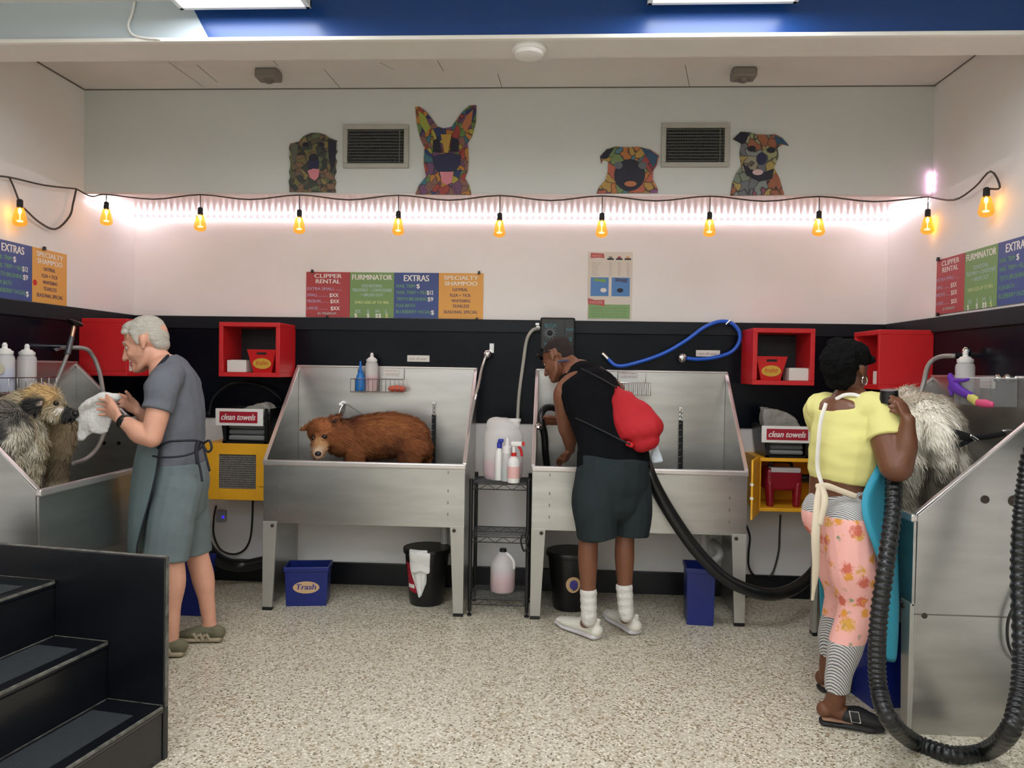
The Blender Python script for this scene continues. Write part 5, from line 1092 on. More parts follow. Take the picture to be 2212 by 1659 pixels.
# clothes
b = MB()
b.limb([(m_(386, 1002), .165, .125), (m_(386, 960), .162, .122), (m_(380, 890), .178, .135), (m_(374, 832), .188, .125), (m_(366, 800), .13, .095), (m_(356, 785), .085, .08)], lat, cap=(0, 0))
b.limb([(m_(365, 815, 3.77), .08, .085), (nsh, .074, .078), (m_(345, 868, 3.66), .07, .075), (m_(339, 888, 3.645), .071, .077)], lat, cap=(1, 0)); b.limb([(m_(365, 815, 3.97), .08, .085), (fsh, .074, .078), (m_(352, 885, 4.085), .068, .072)], lat, cap=(1, 0))
bake('shirt', b, shirt, P, .0065, 3, disp=lambda p: .005*noise.noise(V((p.x*9, p.y*9, p.z*16))))
b = MB()
b.limb([(m_(388, 998), .166, .13), (m_(388, 1040), .178, .142), (m_(386, 1080), .178, .135)], lat, cap=(0, 1))
b.limb([(m_(384, 1050, 3.785), .1, .125), (m_(370, 1120, 3.765), .1, .12), (m_(358, 1205, 3.76), .098, .113)], lat, cap=(1, 0)); b.limb([(m_(394, 1050, 3.965), .1, .12), (m_(410, 1120, 3.98), .1, .105), (m_(420, 1196, 3.985), .098, .085)], lat, cap=(1, 0))
bake('shorts', b, shorts, P, .0065, 3, disp=lambda p: .006*noise.noise(V((p.x*8, p.y*8, p.z*11))))
# apron: a sheet wrapped round the front from chest to knee
rows = []
fr_ = [(318, 850, 372, 885, .13), (314, 905, 352, 920, .15), (308, 960, 345, 968, .19), (298, 1010, 338, 1020, .20), (290, 1070, 325, 1075, .20), (286, 1130, 308, 1135, .2), (284, 1170, 298, 1175, .2), (285, 1198, 296, 1200, .19)]
fr_ = [(330, 850, 350, 862, .11), (322, 905, 350, 920, .14)]+fr_[2:]
for u0, v0, u1, v1, wd in fr_:
    e0 = m_(u1, v1, YM-wd-.005); f0 = m_(u0, v0, YM-.1); f1 = m_(u0-1, v0, YM+.1); e1 = V((e0.x, YM+wd+.005, e0.z)); rows.append(crom([e0, f0, f1, e1], 5))
ap = MB().grid(rows).build('apron', apron_m, P, smooth=180, solid=.005, subd=1)
e = [r[0]+V((0, -.004, 0)) for r in rows]
MB().tube(e[2:], .0045, 8).build('apron_piping', cord_m, ap, smooth=180)
b = MB(); b.limb([(m_(362, 768, 3.81), .012, .006), (m_(351, 780, 3.772), .012, .006), (m_(339, 796, 3.752), .012, .006), (m_(328, 820, 3.748), .012, .006), (m_(321, 850, 3.77), .012, .006)], (1, 0, .6)); b.build('neck_strap', cord_m, ap, smooth=180)
b = MB(); b.tube([m_(340, 968, 3.675), m_(362, 955, 3.655), m_(395, 952, 3.66), m_(425, 952, 3.71), m_(440, 957, 3.78)], .006, 8)
b.tube([m_(330, 985, 3.67), m_(355, 988, 3.65), m_(395, 985, 3.66), m_(425, 975, 3.71), m_(440, 962, 3.78)], .005, 8)
b.tube([m_(440, 957, 3.77), m_(452, 952, 3.75), m_(457, 968, 3.74), m_(449, 976, 3.74), m_(438, 962, 3.76)], .006, 8); b.tube([m_(432, 958, 3.76), m_(425, 985, 3.70), m_(432, 1010, 3.69), m_(437, 1040, 3.68)], .006, 8); b.tube([m_(438, 960, 3.76), m_(446, 990, 3.73), m_(453, 1018, 3.73)], .006, 8)
b.tube([m_(428, 953, 3.72), m_(424, 970, 3.70), m_(427, 1003, 3.69)], .010, 8)
b.build('apron_ties', cord_m, ap, smooth=180)
# watch, ring, shoes
d_ = (nwr-m_(280, 918, 3.64)).normalized(); q_ = d_.to_track_quat('Z', 'Y').to_matrix(); w_ = MB()
wp = nwr-d_*.022
w_.lathe([(.034, -.013), (.037, -.011), (.037, .011), (.034, .013)], wp, 20, q_); w_ = w_.build('watch', black_plastic, P, smooth=40); MB().ball(wp+V((.01, -.034, .0)), (.018, .012, .02)).build('watch_face', mat('watch_glass', (22, 24, 28), .15), w_, smooth=180)
def shoe(tag_, heel, toe, w, par, up_m, sole_m, htop, k=1.0):
    heel, toe = V(heel), V(toe); heel.z = toe.z = 0; d = (toe-heel); s = V((-d.y, d.x, 0)).normalized()
    b = MB(); b.limb([(heel+d*.06+V((0, 0, .018)), w*.8, .017), (heel+d*.35+V((0, 0, .016)), w*.82, .015), (heel+d*.72+V((0, 0, .016)), w*1.06, .015), (heel+d*.97+V((0, 0, .019)), w*.72, .014)], s); sh = bake('shoe', MB_up(heel, d, w, s, htop), up_m, par, .005, 3)
    b.build('sole', sole_m, sh, smooth=180); return sh
def MB_up(heel, d, w, s, htop):
    b = MB(); b.limb([(heel+d*.07+V((0, 0, .05)), w*.74, .035), (heel+d*.35+V((0, 0, .055)), w*.76, .04), (heel+d*.7+V((0, 0, .042)), w*.98, .028), (heel+d*.94+V((0, 0, .034)), w*.7, .018)], s)
    b.limb([(heel+d*.17+V((0, 0, .05)), w*.72, d.length*.16), (heel+d*.18+V((0, 0, htop)), w*.66, d.length*.14)], s, cap=(1, 0)); return b
olive = mat('olive_shoe', (108, 104, 82), .8, var=.1, vscale=30); tan_sole = mat('tan_sole', (168, 154, 128), .7)
for hl, to, y in (((398, 1412), (306, 1425), 3.765), ((480, 1382), (388, 1384), 3.985)):
    h0 = m_(hl[0], hl[1], y); t0 = m_(to[0], to[1], y); sh = shoe('s', h0, V((t0.x, y-.01, 0)), .047, P, olive, tan_sole, .082)
    ov = MB(); d = V((t0.x-h0.x, 0, 0)); hh0 = V((h0.x, y, 0))
    for f0, f1 in ((.2, .38), (.36, .52), (.5, .68)): ov.limb([(hh0+d*f0+V((0, -.046, .02)), .008, .003), (hh0+d*(f0+f1)*.5+V((0, -.046, .05)), .009, .003), (hh0+d*f1+V((0, -.045, .032)), .008, .003)], (1, 0, 0))
    ov.build('side_overlay', tan_sole, sh, smooth=180)
# towel in his hands
b = MB()
tw = lambda u, v, y: at(u, v, y=y)
b.limb([(tw(252, 858, 3.78), .03, .022), (tw(228, 858, 3.76), .05, .03), (tw(205, 868, 3.76), .05, .028), (tw(182, 885, 3.77), .035, .022)], (0, 1, 0)); b.limb([(tw(228, 870, 3.75), .055, .02), (tw(215, 905, 3.74), .06, .02), (tw(212, 930, 3.74), .055, .016)], (1, 0, 0)); b.limb([(tw(200, 880, 3.76), .06, .02), (tw(190, 915, 3.75), .05, .02), (tw(176, 940, 3.75), .03, .014), (tw(170, 950, 3.75), .014, .01)], (1, 0, 0)); b.limb([(tw(182, 885, 3.77), .03, .02), (tw(170, 905, 3.77), .02, .014)], (1, 0, 0))
o = bake('white_towel', b, white_cloth, None, .006, 3, loc=tw(210, 900, 3.75), disp=lambda p: .009*noise.noise(V((p.x*26, p.y*20, p.z*14)))+.003*noise.noise(p*70)); tag(o, 'crumpled white towel in the hands of the grey-haired man', 'towel')

# ================================================================ man in black tank top
dskin = mat('brown_skin', (120, 76, 54), .45, var=.06, vscale=20); tank = mat('black_tank', (14, 15, 18), .9, spec=.1, bump=.3, bscale=22); dshort = mat('dark_shorts', (40, 48, 50), .85, spec=.15, var=.06, vscale=14, bump=.3, bscale=12)
n_ = lambda u, v, y: at(u, v, y=y)
P = thing('person', V((.27, 4.25, 0)), 'man in black tank top and dark shorts bent over the rear right tub', 'person')
lat = V((.95, .3, 0)).normalized()
b = MB()
pel, wai, che, uch, nek = n_(1326, 1000, 4.26), n_(1318, 950, 4.32), n_(1292, 885, 4.43), n_(1262, 825, 4.53), n_(1237, 792, 4.6)
b.limb([(pel, .16, .12), (wai, .155, .105), (che, .165, .115), (uch, .17, .10), (n_(1248, 803, 4.57), .1, .075)], lat)
b.limb([(uch, .07, .06), (nek, .056, .056), (n_(1222, 780, 4.63), .055, .056)], lat)
RB = frame((-.72, .42, -.55), (-.4, .5, .8)); kB = 1.0; L = add_head(b, n_(1205, 775, 4.66), RB, kB)
lsh, lel, lwr = n_(1219, 848, 4.47), n_(1222, 925, 4.56), n_(1232, 972, 4.66)
b.limb([(n_(1245, 825, 4.5), .075, .07), (lsh, .062, .06), (n_(1219, 885, 4.51), .056, .056), (lel, .047, .05)], lat); b.limb([(lel, .047, .05), (n_(1230, 945, 4.6), .045, .045), (lwr, .03, .027)], lat)
add_hand(b, lwr, n_(1222, 994, 4.70), (-.3, -.9, .1), [n_(1203, 996, 4.72), n_(1203, 1001, 4.73), n_(1206, 1006, 4.74), n_(1210, 1010, 4.74)], n_(1212, 985, 4.70))
rsh, rel, rwr = n_(1330, 850, 4.6), n_(1285, 925, 4.8), n_(1212, 911, 4.78)
b.limb([(n_(1295, 835, 4.56), .07, .07), (rsh, .06, .06), (rel, .046, .048)], lat); b.limb([(rel, .046, .048), (n_(1250, 916, 4.79), .044, .044), (rwr, .03, .026)], (0, 1, 0))
add_hand(b, rwr, n_(1190, 910, 4.78), (0, -.8, .6), [n_(1167, 906, 4.74), n_(1166, 912, 4.74), n_(1167, 919, 4.75), n_(1170, 925, 4.77)], n_(1176, 900, 4.73))
for (hp, kn, cf, an) in (((1298, 1020, 4.24), (1272, 1165, 4.2), (1270, 1205, 4.2), (1271, 1335, 4.215)), ((1358, 1020, 4.3), (1350, 1160, 4.28), (1349, 1200, 4.28), (1350, 1325, 4.29))):
    b.limb([(n_(*hp), .09, .1), ((n_(*hp)+n_(*kn))*.5, .075, .08), (n_(*kn), .053, .055), (n_(*cf), .054, .058), ((n_(*cf)*.45+n_(*an)*.55), .042, .044), (n_(*an), .032, .036)], lat)
bl, br = n_(1271, 1340, 4.215), n_(1350, 1330, 4.29)
hL, tL = at(1294, 1384, z=0), at(1206, 1348, z=0); hR, tR = at(1376, 1374, z=0), at(1312, 1332, z=0)
for a_, h_, t_ in ((bl, hL, tL), (br, hR, tR)): b.limb([(a_, .033, .036), (h_*.6+t_*.4+V((0, 0, .05)), .032, .03), (h_*.15+t_*.85+V((0, 0, .03)), .032, .016)], lat)
bake('body', b, dskin, P, .0055, 3)
face_parts(L, RB, kB, P, (30, 22, 18), mat('lip_brown', (112, 62, 54), .5), black_matte)
b = MB(); hb((-.022, 0, .05), (.094, .079, .073)) if 0 else None
for p, r in (((-.02, 0, .052), (.095, .079, .074)), ((-.06, 0, .02), (.055, .07, .066)), ((-.066, 0, -.02), (.036, .055, .04))): b.ball(L(*p), [q*kB for q in r], RB)
bake('hair', b, mat('short_dark_hair', (40, 30, 27), .85, bump=.8, bscale=200), P, .005, 2)
# sunglasses pushed up on the forehead
b = MB()
for s in (-1, 1): b.ball(L(.092, s*.034, .065), (.012, .03, .022), RB)
b.tube([L(.1, -.06, .066), L(.104, 0, .07), L(.1, .06, .066)], .004, 8)
for s in (-1, 1): b.tube([L(.094, s*.062, .066), L(.03, s*.082, .045), L(-.02, s*.084, .02)], .0035, 6)
b.build('sunglasses', mat('dark_lens', (12, 12, 14), .12), P, smooth=180)
b = MB(); b.tube([L(-.03, -.07, -.06), L(-.075, -.045, -.075), L(-.08, 0, -.08), L(-.075, .045, -.075), L(-.03, .07, -.06)], .006, 8); b.build('neck_lanyard', mat('lanyard_blue', (62, 68, 104), .7), P, smooth=180)
b = MB(); b.limb([(n_(1325, 1014, 4.255), .212, .15), (n_(1320, 950, 4.32), .2, .14), (che, .19, .14), (n_(1268, 835, 4.515), .185, .125), (n_(1256, 812, 4.55), .135, .095), (n_(1246, 800, 4.575), .085, .078)], lat, cap=(0, 0))
b.limb([(n_(1256, 806, 4.56), .05, .05), (n_(1225, 826, 4.5), .055, .045)], lat); b.limb([(n_(1262, 812, 4.57), .05, .05), (n_(1318, 830, 4.58), .06, .05)], lat)
tk = bake('tank_top', b, tank, P, .0065, 3, disp=lambda p: .006*noise.noise(V((p.x*9, p.y*9, p.z*12))))
b = MB(); b.limb([(n_(1326, 990, 4.262), .205, .155), (n_(1322, 1040, 4.25), .215, .165), (n_(1320, 1075, 4.25), .205, .15)], lat, cap=(0, 1))
b.limb([(n_(1292, 1040, 4.22), .13, .14), (n_(1284, 1090, 4.2), .125, .14), (n_(1290, 1162, 4.195), .108, .125)], lat, cap=(1, 0)); b.limb([(n_(1358, 1040, 4.3), .115, .13), (n_(1364, 1100, 4.29), .11, .125), (n_(1361, 1156, 4.285), .102, .115)], lat, cap=(1, 0))
bake('shorts', b, dshort, P, .007, 3, disp=lambda p: .008*noise.noise(V((p.x*8, p.y*8, p.z*7))))
sock = mat('white_sock', (214, 212, 206), .9, bump=.6, bscale=60); wshoe = mat('white_shoe', (226, 224, 212), .6); wsole = mat('shoe_sole', (205, 202, 205), .5)
for (u0, v0), (u1, v1), y in (((1271, 1272), (1272, 1338), 4.205), ((1348, 1262), (1353, 1328), 4.275)):
    b = MB(); q0, q1 = n_(u0, v0, y), n_(u1, v1, y); b.limb([(q0+(q1-q0)*f, .045-.004*f+.003*(i % 2), .048-.004*f+.003*(i % 2)) for i, f in enumerate((0, .12, .24, .36, .48, .6, .72, .86, 1))], lat, cap=(0, 1), sub=3); bake('sock', b, sock, P, .005, 1)
for h_, t_ in ((hL, tL), (hR, tR)):
    sh = shoe('s', h_, t_, .056, P, wshoe, wsole, .10)
    d = V((t_-h_).to_tuple()); d.z = 0; b = MB(); b.limb([(V((h_.x, h_.y, 0))+d*.06+V((0, 0, .07)), .012, .008), (V((h_.x, h_.y, 0))+d*.02+V((0, 0, .115)), .012, .005)], (1, 0, 0)); b.build('pull_tab', wshoe, sh, smooth=180)
d_ = (rwr-n_(1190, 910, 4.78)).normalized(); q_ = d_.to_track_quat('Z', 'Y').to_matrix(); MB().lathe([(.033, -.014), (.036, -.012), (.036, .012), (.033, .014)], rwr+d_*.014, 20, q_).build('wristband', mat('pink_band', (226, 130, 140), .6), P, smooth=40)
# drawstring bag on his back
bagm = mat('red_bag', (180, 34, 42), .65, spec=.25, var=.05, vscale=10, bump=.5, bscale=20)
b = MB(); bg = [(1333, 838, 4.40), (1345, 868, 4.31), (1368, 905, 4.23), (1386, 932, 4.19), (1392, 952, 4.18)]
b.limb([(n_(*bg[0]), .02, .015), (n_(*bg[1]), .075, .045), (n_(*bg[2]), .12, .075), (n_(*bg[3]), .125, .085), (n_(*bg[4]), .085, .06)], (.93, -.1, .55))
o = MB()
B_ = bake('drawstring_bag', b, bagm, None, .006, 4, loc=n_(1380, 920, 4.2), disp=lambda p: .006*noise.noise(V((p.x*20, p.y*12, p.z*9)))); tag(B_, 'red drawstring bag hanging on the back of the man in the black tank top', 'bag')
sk_ = []
for pts in ([n_(1252, 795, 4.47), n_(1275, 806, 4.42), n_(1305, 822, 4.385), n_(1333, 838, 4.38)], [n_(1243, 903, 4.27), n_(1275, 918, 4.215), n_(1310, 935, 4.165), n_(1340, 950, 4.13), n_(1362, 960, 4.12)]):
    MB().tube(pts, .005, 8).build('drawstring', black_matte, B_, smooth=180)
MB().limb([(n_(1355, 958, 4.135), .014, .01), (n_(1365, 962, 4.135), .014, .01)], (0, 0, 1)).build('corner_tab', red_plastic, B_, smooth=180)
b = MB(); b.limb([(n_(1420, 948, 4.25), .008, .006), (n_(1417, 970, 4.25), .018, .012), (n_(1420, 995, 4.25), .032, .014)], (1, 0, 0)); o = bake('bag_tag', b, mat('pale_blue_cloth', (206, 216, 226), .9), B_, .004, 2, disp=lambda p: .004*noise.noise(p*50))
# the dark hose loop he holds in the tub
t = thing('tub_hose', n_(1178, 900, 4.82), 'black hose with chrome nozzle held by the man leaning into the rear right tub', 'hose')
MB().tube([n_(1205, 884, 4.84), n_(1192, 880, 4.82), n_(1178, 882, 4.8), n_(1169, 895, 4.77), n_(1170, 914, 4.755), n_(1176, 940, 4.78), n_(1178, 975, 4.8), n_(1182, 1010, 4.82)], .022, 12).build('hose', rubber, t, smooth=180)
b = MB(); b.lathe([(.014, 0), (.024, .02), (.022, .032)], n_(1166, 916, 4.73), 14, V((-.3, -.3, -.9)).to_track_quat('Z', 'Y').to_matrix()); b.build('nozzle', chrome, t, smooth=60)

# ================================================================ woman, right
wskin = mat('dark_brown_skin', (104, 64, 42), .42, var=.05, vscale=20); tee = mat('yellow_tee', (216, 210, 136), .85, spec=.2, bump=.3, bscale=16); teal = mat('teal_apron', (50, 142, 166), .6, spec=.3, bump=.2, bscale=12)
def legging_mat():
    m = bpy.data.materials.new('floral_legging'); m.use_nodes = True; nt = m.node_tree; N = nt.nodes; L_ = nt.links; b = N['Principled BSDF']; b.inputs['Roughness'].default_value = .8
    tc = N.new('ShaderNodeTexCoord'); sp = N.new('ShaderNodeSeparateXYZ'); L_.new(tc.outputs['Object'], sp.inputs[0])
    def mx(f, a, c):
        x = N.new('ShaderNodeMix'); x.data_type = 'RGBA'; L_.new(f, x.inputs[0])
        for s, q in ((6, a), (7, c)):
            if isinstance(q, tuple): x.inputs[s].default_value = lin(q)+(1,)
            else: L_.new(q, x.inputs[s])
        return x.outputs[2]
    def mr(src, a, c):
        r = N.new('ShaderNodeMapRange'); r.inputs[1].default_value = a; r.inputs[2].default_value = c; L_.new(src, r.inputs[0]); return r.outputs[0]
    def blobs(scale, lo, th, seed):
        mp = N.new('ShaderNodeMapping'); mp.inputs['Location'].default_value = (seed, seed*.6, seed*.3); L_.new(tc.outputs['Object'], mp.inputs[0])
        v = N.new('ShaderNodeTexVoronoi'); v.inputs['Scale'].default_value = scale; L_.new(mp.outputs[0], v.inputs['Vector'])
        n = N.new('ShaderNodeTexNoise'); n.inputs['Scale'].default_value = 70; L_.new(tc.outputs['Object'], n.inputs['Vector'])
        a = N.new('ShaderNodeMath'); a.operation = 'ADD'; L_.new(v.outputs['Distance'], a.inputs[0])
        m1 = N.new('ShaderNodeMath'); m1.operation = 'MULTIPLY'; m1.inputs[1].default_value = .5; L_.new(n.outputs[0], m1.inputs[0]); L_.new(m1.outputs[0], a.inputs[1])
        s = N.new('ShaderNodeSeparateColor'); L_.new(v.outputs['Color'], s.inputs[0])
        k = N.new('ShaderNodeMath'); k.operation = 'MULTIPLY'; L_.new(mr(a.outputs[0], th, th-.14), k.inputs[0]); L_.new(mr(s.outputs[0], lo, lo+.02), k.inputs[1]); return k.outputs[0]
    c = mx(blobs(11, .15, .62, 3.1), (240, 178, 168), (214, 160, 66)); c = mx(blobs(12, .2, .6, 8.2), c, (206, 104, 84)); c = mx(blobs(20, .35, .5, 5.5), c, (130, 140, 110)); c = mx(blobs(15, .3, .56, 1.5), c, (222, 150, 60))
    w = N.new('ShaderNodeTexWave'); w.bands_direction = 'DIAGONAL'; w.inputs['Scale'].default_value = 48; w.inputs['Distortion'].default_value = 1.5; L_.new(tc.outputs['Object'], w.inputs['Vector'])
    band = mx(mr(w.outputs[0], .45, .6), (206, 202, 196), (104, 106, 110))
    hi = mr(sp.outputs['Z'], .885, .887); lo = mr(sp.outputs['Z'], .372, .37)
    c = mx(hi, c, band); c = mx(lo, c, band); L_.new(c, b.inputs['Base Color']); return m
legm = legging_mat()
fd = V((.80, .60, 0)); sd = V((.60, -.80, 0))        # facing, right-hand side
w_ = lambda u, v, y: at(u, v, y=y)
P = thing('person', V((1.27, 3.42, 0)), 'woman in yellow crop tee and pink floral leggings holding the corrugated hose', 'person')
pel, wai, che, uch, nek = w_(1826, 1095, 3.4), w_(1815, 1045, 3.4), w_(1825, 965, 3.4), w_(1832, 890, 3.41), w_(1836, 852, 3.42)
b = MB()
b.limb([(pel, .17, .14), (wai, .135, .11), (che, .15, .115), (uch, .155, .1), (w_(1838, 866, 3.415), .09, .07)], sd)
b.limb([(uch, .06, .06), (nek, .052, .055), (w_(1838, 825, 3.43), .05, .055)], sd)
kW = .98; RW_ = frame((.78, .60, -.10)); hcw = w_(1832, 800, 3.43); L = add_head(b, hcw, RW_, kW)
rsh = uch+sd*.16; rel = w_(1936, 1008, 3.17); rwr = w_(1961, 908, 3.15)
b.limb([(uch+sd*.11+V((0, 0, .01)), .07, .07), (rsh, .066, .066), ((rsh+rel)*.5, .068, .074), (rel, .062, .066)], (0, 1, 0)); b.limb([(rel, .06, .062), (rel*.6+rwr*.4+V((.015, 0, 0)), .047, .048), (rwr, .03, .028)], (0, 1, 0))
add_hand(b, rwr, w_(1948, 873, 3.185), (-.1, .5, .85), [w_(1924, 856, 3.185), w_(1921, 866, 3.18), w_(1921, 878, 3.18), w_(1924, 888, 3.18)], w_(1932, 853, 3.24))
lsh = uch-sd*.14; lel = lsh+fd*.16+V((0, 0, -.24)); lwr = lel+fd*.22+V((-.02, .03, .06))
b.limb([(uch-sd*.11, .07, .07), (lsh, .062, .062), (lel, .055, .055)], (0, 1, 0)); b.limb([(lel, .053, .053), ((lel+lwr)*.5, .045, .045), (lwr, .03, .027)], (0, 0, 1))
pe = lwr+fd*.07; add_hand(b, lwr, pe, sd, [pe+fd*.07+sd*(.03-.02*i)+V((0, 0, -.02)) for i in range(4)], pe+sd*.06)
na, fa = w_(1806, 1505, 3.27), w_(1786, 1455, 3.62)
b.limb([(w_(1838, 1130, 3.3), .1, .105), (w_(1845, 1220, 3.26), .09, .095), (w_(1850, 1310, 3.255), .062, .066), (w_(1828, 1390, 3.26), .06, .066), (w_(1812, 1465, 3.265), .042, .046), (na, .034, .038)], sd)
b.limb([(w_(1808, 1120, 3.5), .1, .105), (w_(1812, 1215, 3.56), .088, .09), (w_(1815, 1290, 3.6), .06, .062), (w_(1800, 1365, 3.61), .058, .06), (w_(1790, 1425, 3.615), .04, .042), (fa, .033, .036)], sd)
nh, nt_ = at(1766, 1562, z=0), at(1912, 1582, z=0); fh, ft = at(1766, 1492, z=0), at(1862, 1490, z=0)
for a_, h_, t_ in ((na, nh, nt_), (fa, fh, ft)):
    d = t_-h_; b.limb([(a_, .035, .04), (h_+d*.25+V((0, 0, .075)), .036, .042), (h_+d*.5+V((0, 0, .05)), .036, .03), (h_+d*.85+V((0, 0, .036)), .036, .016)], V((-d.y, d.x, 0))); b.ball(h_+d*.1+V((0, 0, .062)), (.034, .032, .035))
bake('body', b, wskin, P, .0055, 3)
face_parts(L, RW_, kW, P, (28, 20, 16), mat('lip_brown', (112, 62, 54), .5), black_matte)
b = MB()
for p, r in (((-.03, 0, .055), (.108, .092, .082)), ((-.075, 0, .03), (.07, .084, .085)), ((-.06, 0, -.035), (.05, .072, .06)), ((.045, 0, .09), (.055, .062, .04)), ((-.06, .02, .1), (.05, .05, .04)), ((-.01, -.05, .07), (.06, .04, .05))): b.ball(L(*p), [q*kW for q in r], RW_)
b.limb([(L(.05, -.06, .05), .02, .03), (L(.085, -.03, .065), .02, .025), (L(.09, .03, .065), .02, .025)], RW_ @ V((0, 0, 1)))
bake('hair', b, mat('black_curly_hair', (9, 9, 10), .8, spec=.12, bump=1, bscale=110), P, .006, 1, disp=lambda p: .009*noise.noise(p*34)+.006*noise.noise(p*80))
b = MB(); ec = L(-.01, -.086, -.045); b.tube([ec+RW_ @ V((.018*math.cos(a_), -.002, .018*math.sin(a_))) for a_ in [2*math.pi*i/16 for i in range(17)]], .0025, 6, 0); b.build('earring', chrome, P)
# clothes
b = MB(); b.limb([(wai+V((0.008, 0, .012)), .145, .122), (w_(1822, 1020, 3.4), .155, .13), (che+V((.006, 0, 0)), .162, .135), (w_(1838, 900, 3.41), .17, .12), (w_(1838, 872, 3.415), .12, .085), (w_(1838, 860, 3.42), .078, .072)], sd, cap=(0, 0))
b.limb([(uch+sd*.1+V((0, 0, .01)), .082, .085), (rsh, .076, .078), ((rsh*.52+rel*.48), .08, .088)], (0, 1, 0), cap=(1, 0)); b.limb([(uch-sd*.08, .075, .08), (lsh, .074, .074), (lsh*.55+lel*.45, .074, .074)], (0, 1, 0), cap=(1, 0))
bake('crop_tee', b, tee, P, .0065, 3, disp=lambda p: .005*noise.noise(V((p.x*8, p.y*8, p.z*22))))
b = MB(); b.limb([(w_(1816, 1056, 3.4), .138, .118), (w_(1823, 1085, 3.4), .155, .135), (w_(1824, 1115, 3.4), .165, .148), (w_(1826, 1145, 3.4), .155, .135)], sd, cap=(0, 1))
b.ball(pel-fd*.055+sd*.06+V((0, 0, -.035)), (.1, .1, .115)); b.ball(pel-fd*.055-sd*.06+V((0, 0, -.035)), (.1, .1, .115))
b.limb([(w_(1836, 1130, 3.3), .115, .12), (w_(1843, 1220, 3.26), .101, .106), (w_(1850, 1310, 3.255), .071, .075), (w_(1828, 1390, 3.26), .069, .074), (w_(1812, 1455, 3.265), .054, .057), (w_(1808, 1492, 3.268), .05, .054)], sd, cap=(1, 0))
b.limb([(w_(1808, 1120, 3.5), .115, .12), (w_(1812, 1215, 3.56), .098, .1), (w_(1815, 1290, 3.6), .069, .07), (w_(1800, 1365, 3.61), .066, .068), (w_(1792, 1415, 3.615), .05, .052)], sd, cap=(1, 0))
lg = bake('leggings', b, legm, P, .0065, 3)
# teal apron down her front, tied at the back
rows = []
for z, (u, v, y), wl, out in ((1.22, (1893, 958, 3.34), .10, .155), (1.12, (1892, 1000, 3.31), .13, .17), (1.02, (1862, 1040, 3.255), .16, .17), (.93, (1848, 1085, 3.215), .18, .18), (.83, (1862, 1140, 3.18), .20, .20), (.72, (1888, 1195, 3.17), .20, .21), (.55, (1906, 1280, 3.2), .20, .21), (.40, (1908, 1350, 3.22), .19, .21), (.27, (1904, 1425, 3.25), .18, .20)):
    c = V((pel.x, pel.y, z)) if z < .95 else V((che.x*.6+pel.x*.4, che.y, z)); back = .05 if .6 < z < 1.05 else .11; e0 = w_(u, v, y); z_ = e0.z
    rows.append(crom([V((e0.x, e0.y-.035, z_)), V((e0.x+.045, e0.y-.03, z_)), V((c.x, c.y, z_))+sd*.135+fd*out*.85, V((c.x, c.y, z_))+fd*out, V((c.x, c.y, z_))-sd*wl*.8+fd*out*.85, V((c.x, c.y, z_))-sd*wl+fd*back], 4))
ap = MB().grid(rows).build('apron', teal, P, smooth=180, solid=.004, subd=1)
cream = mat('cream_tie', (206, 192, 168), .85)
b = MB(); nb = nek
def on_back(u, v, off=.0): return w_(u, v, 3.29)
b.limb([(w_(1872, 868, 3.30), .008, .003), (w_(1850, 854, 3.325), .008, .003), (w_(1826, 853, 3.345), .008, .003), (w_(1806, 862, 3.37), .008, .003)], (0, 0, 1)); b.limb([(w_(1872, 868, 3.3), .008, .003), (w_(1905, 885, 3.29), .008, .003), (w_(1922, 905, 3.31), .01, .004)], (0, 0, 1))
b.build('neck_strap', mat('white_strap', (226, 222, 214), .8), ap, smooth=180)
b = MB(); b.limb([(w_(1784, 872, 3.31), .008, .003), (w_(1773, 910, 3.30), .009, .003), (w_(1768, 960, 3.3), .009, .003), (w_(1766, 1010, 3.31), .009, .003), (w_(1775, 1045, 3.30), .009, .003)], (1, 0, 0)); b.build('back_strap', mat('white_strap', (226, 222, 214), .8), ap, smooth=180)
b = MB(); b.limb([(w_(1772, 1050, 3.285), .014, .008), (w_(1766, 1090, 3.21), .016, .008), (w_(1762, 1160, 3.17), .018, .008), (w_(1762, 1230, 3.18), .015, .008), (w_(1755, 1295, 3.2), .006, .005)], (1, 0, 0)); b.limb([(w_(1775, 1050, 3.28), .012, .008), (w_(1782, 1080, 3.20), .014, .008), (w_(1772, 1130, 3.175), .012, .008)], (1, 0, 0)); b.limb([(w_(1765, 1052, 3.285), .014, .007), (w_(1785, 1050, 3.265), .014, .007), (w_(1815, 1060, 3.25), .012, .006), (w_(1848, 1072, 3.24), .012, .006)], (0, 0, 1)); b.build('waist_tie', cream, ap, smooth=180)
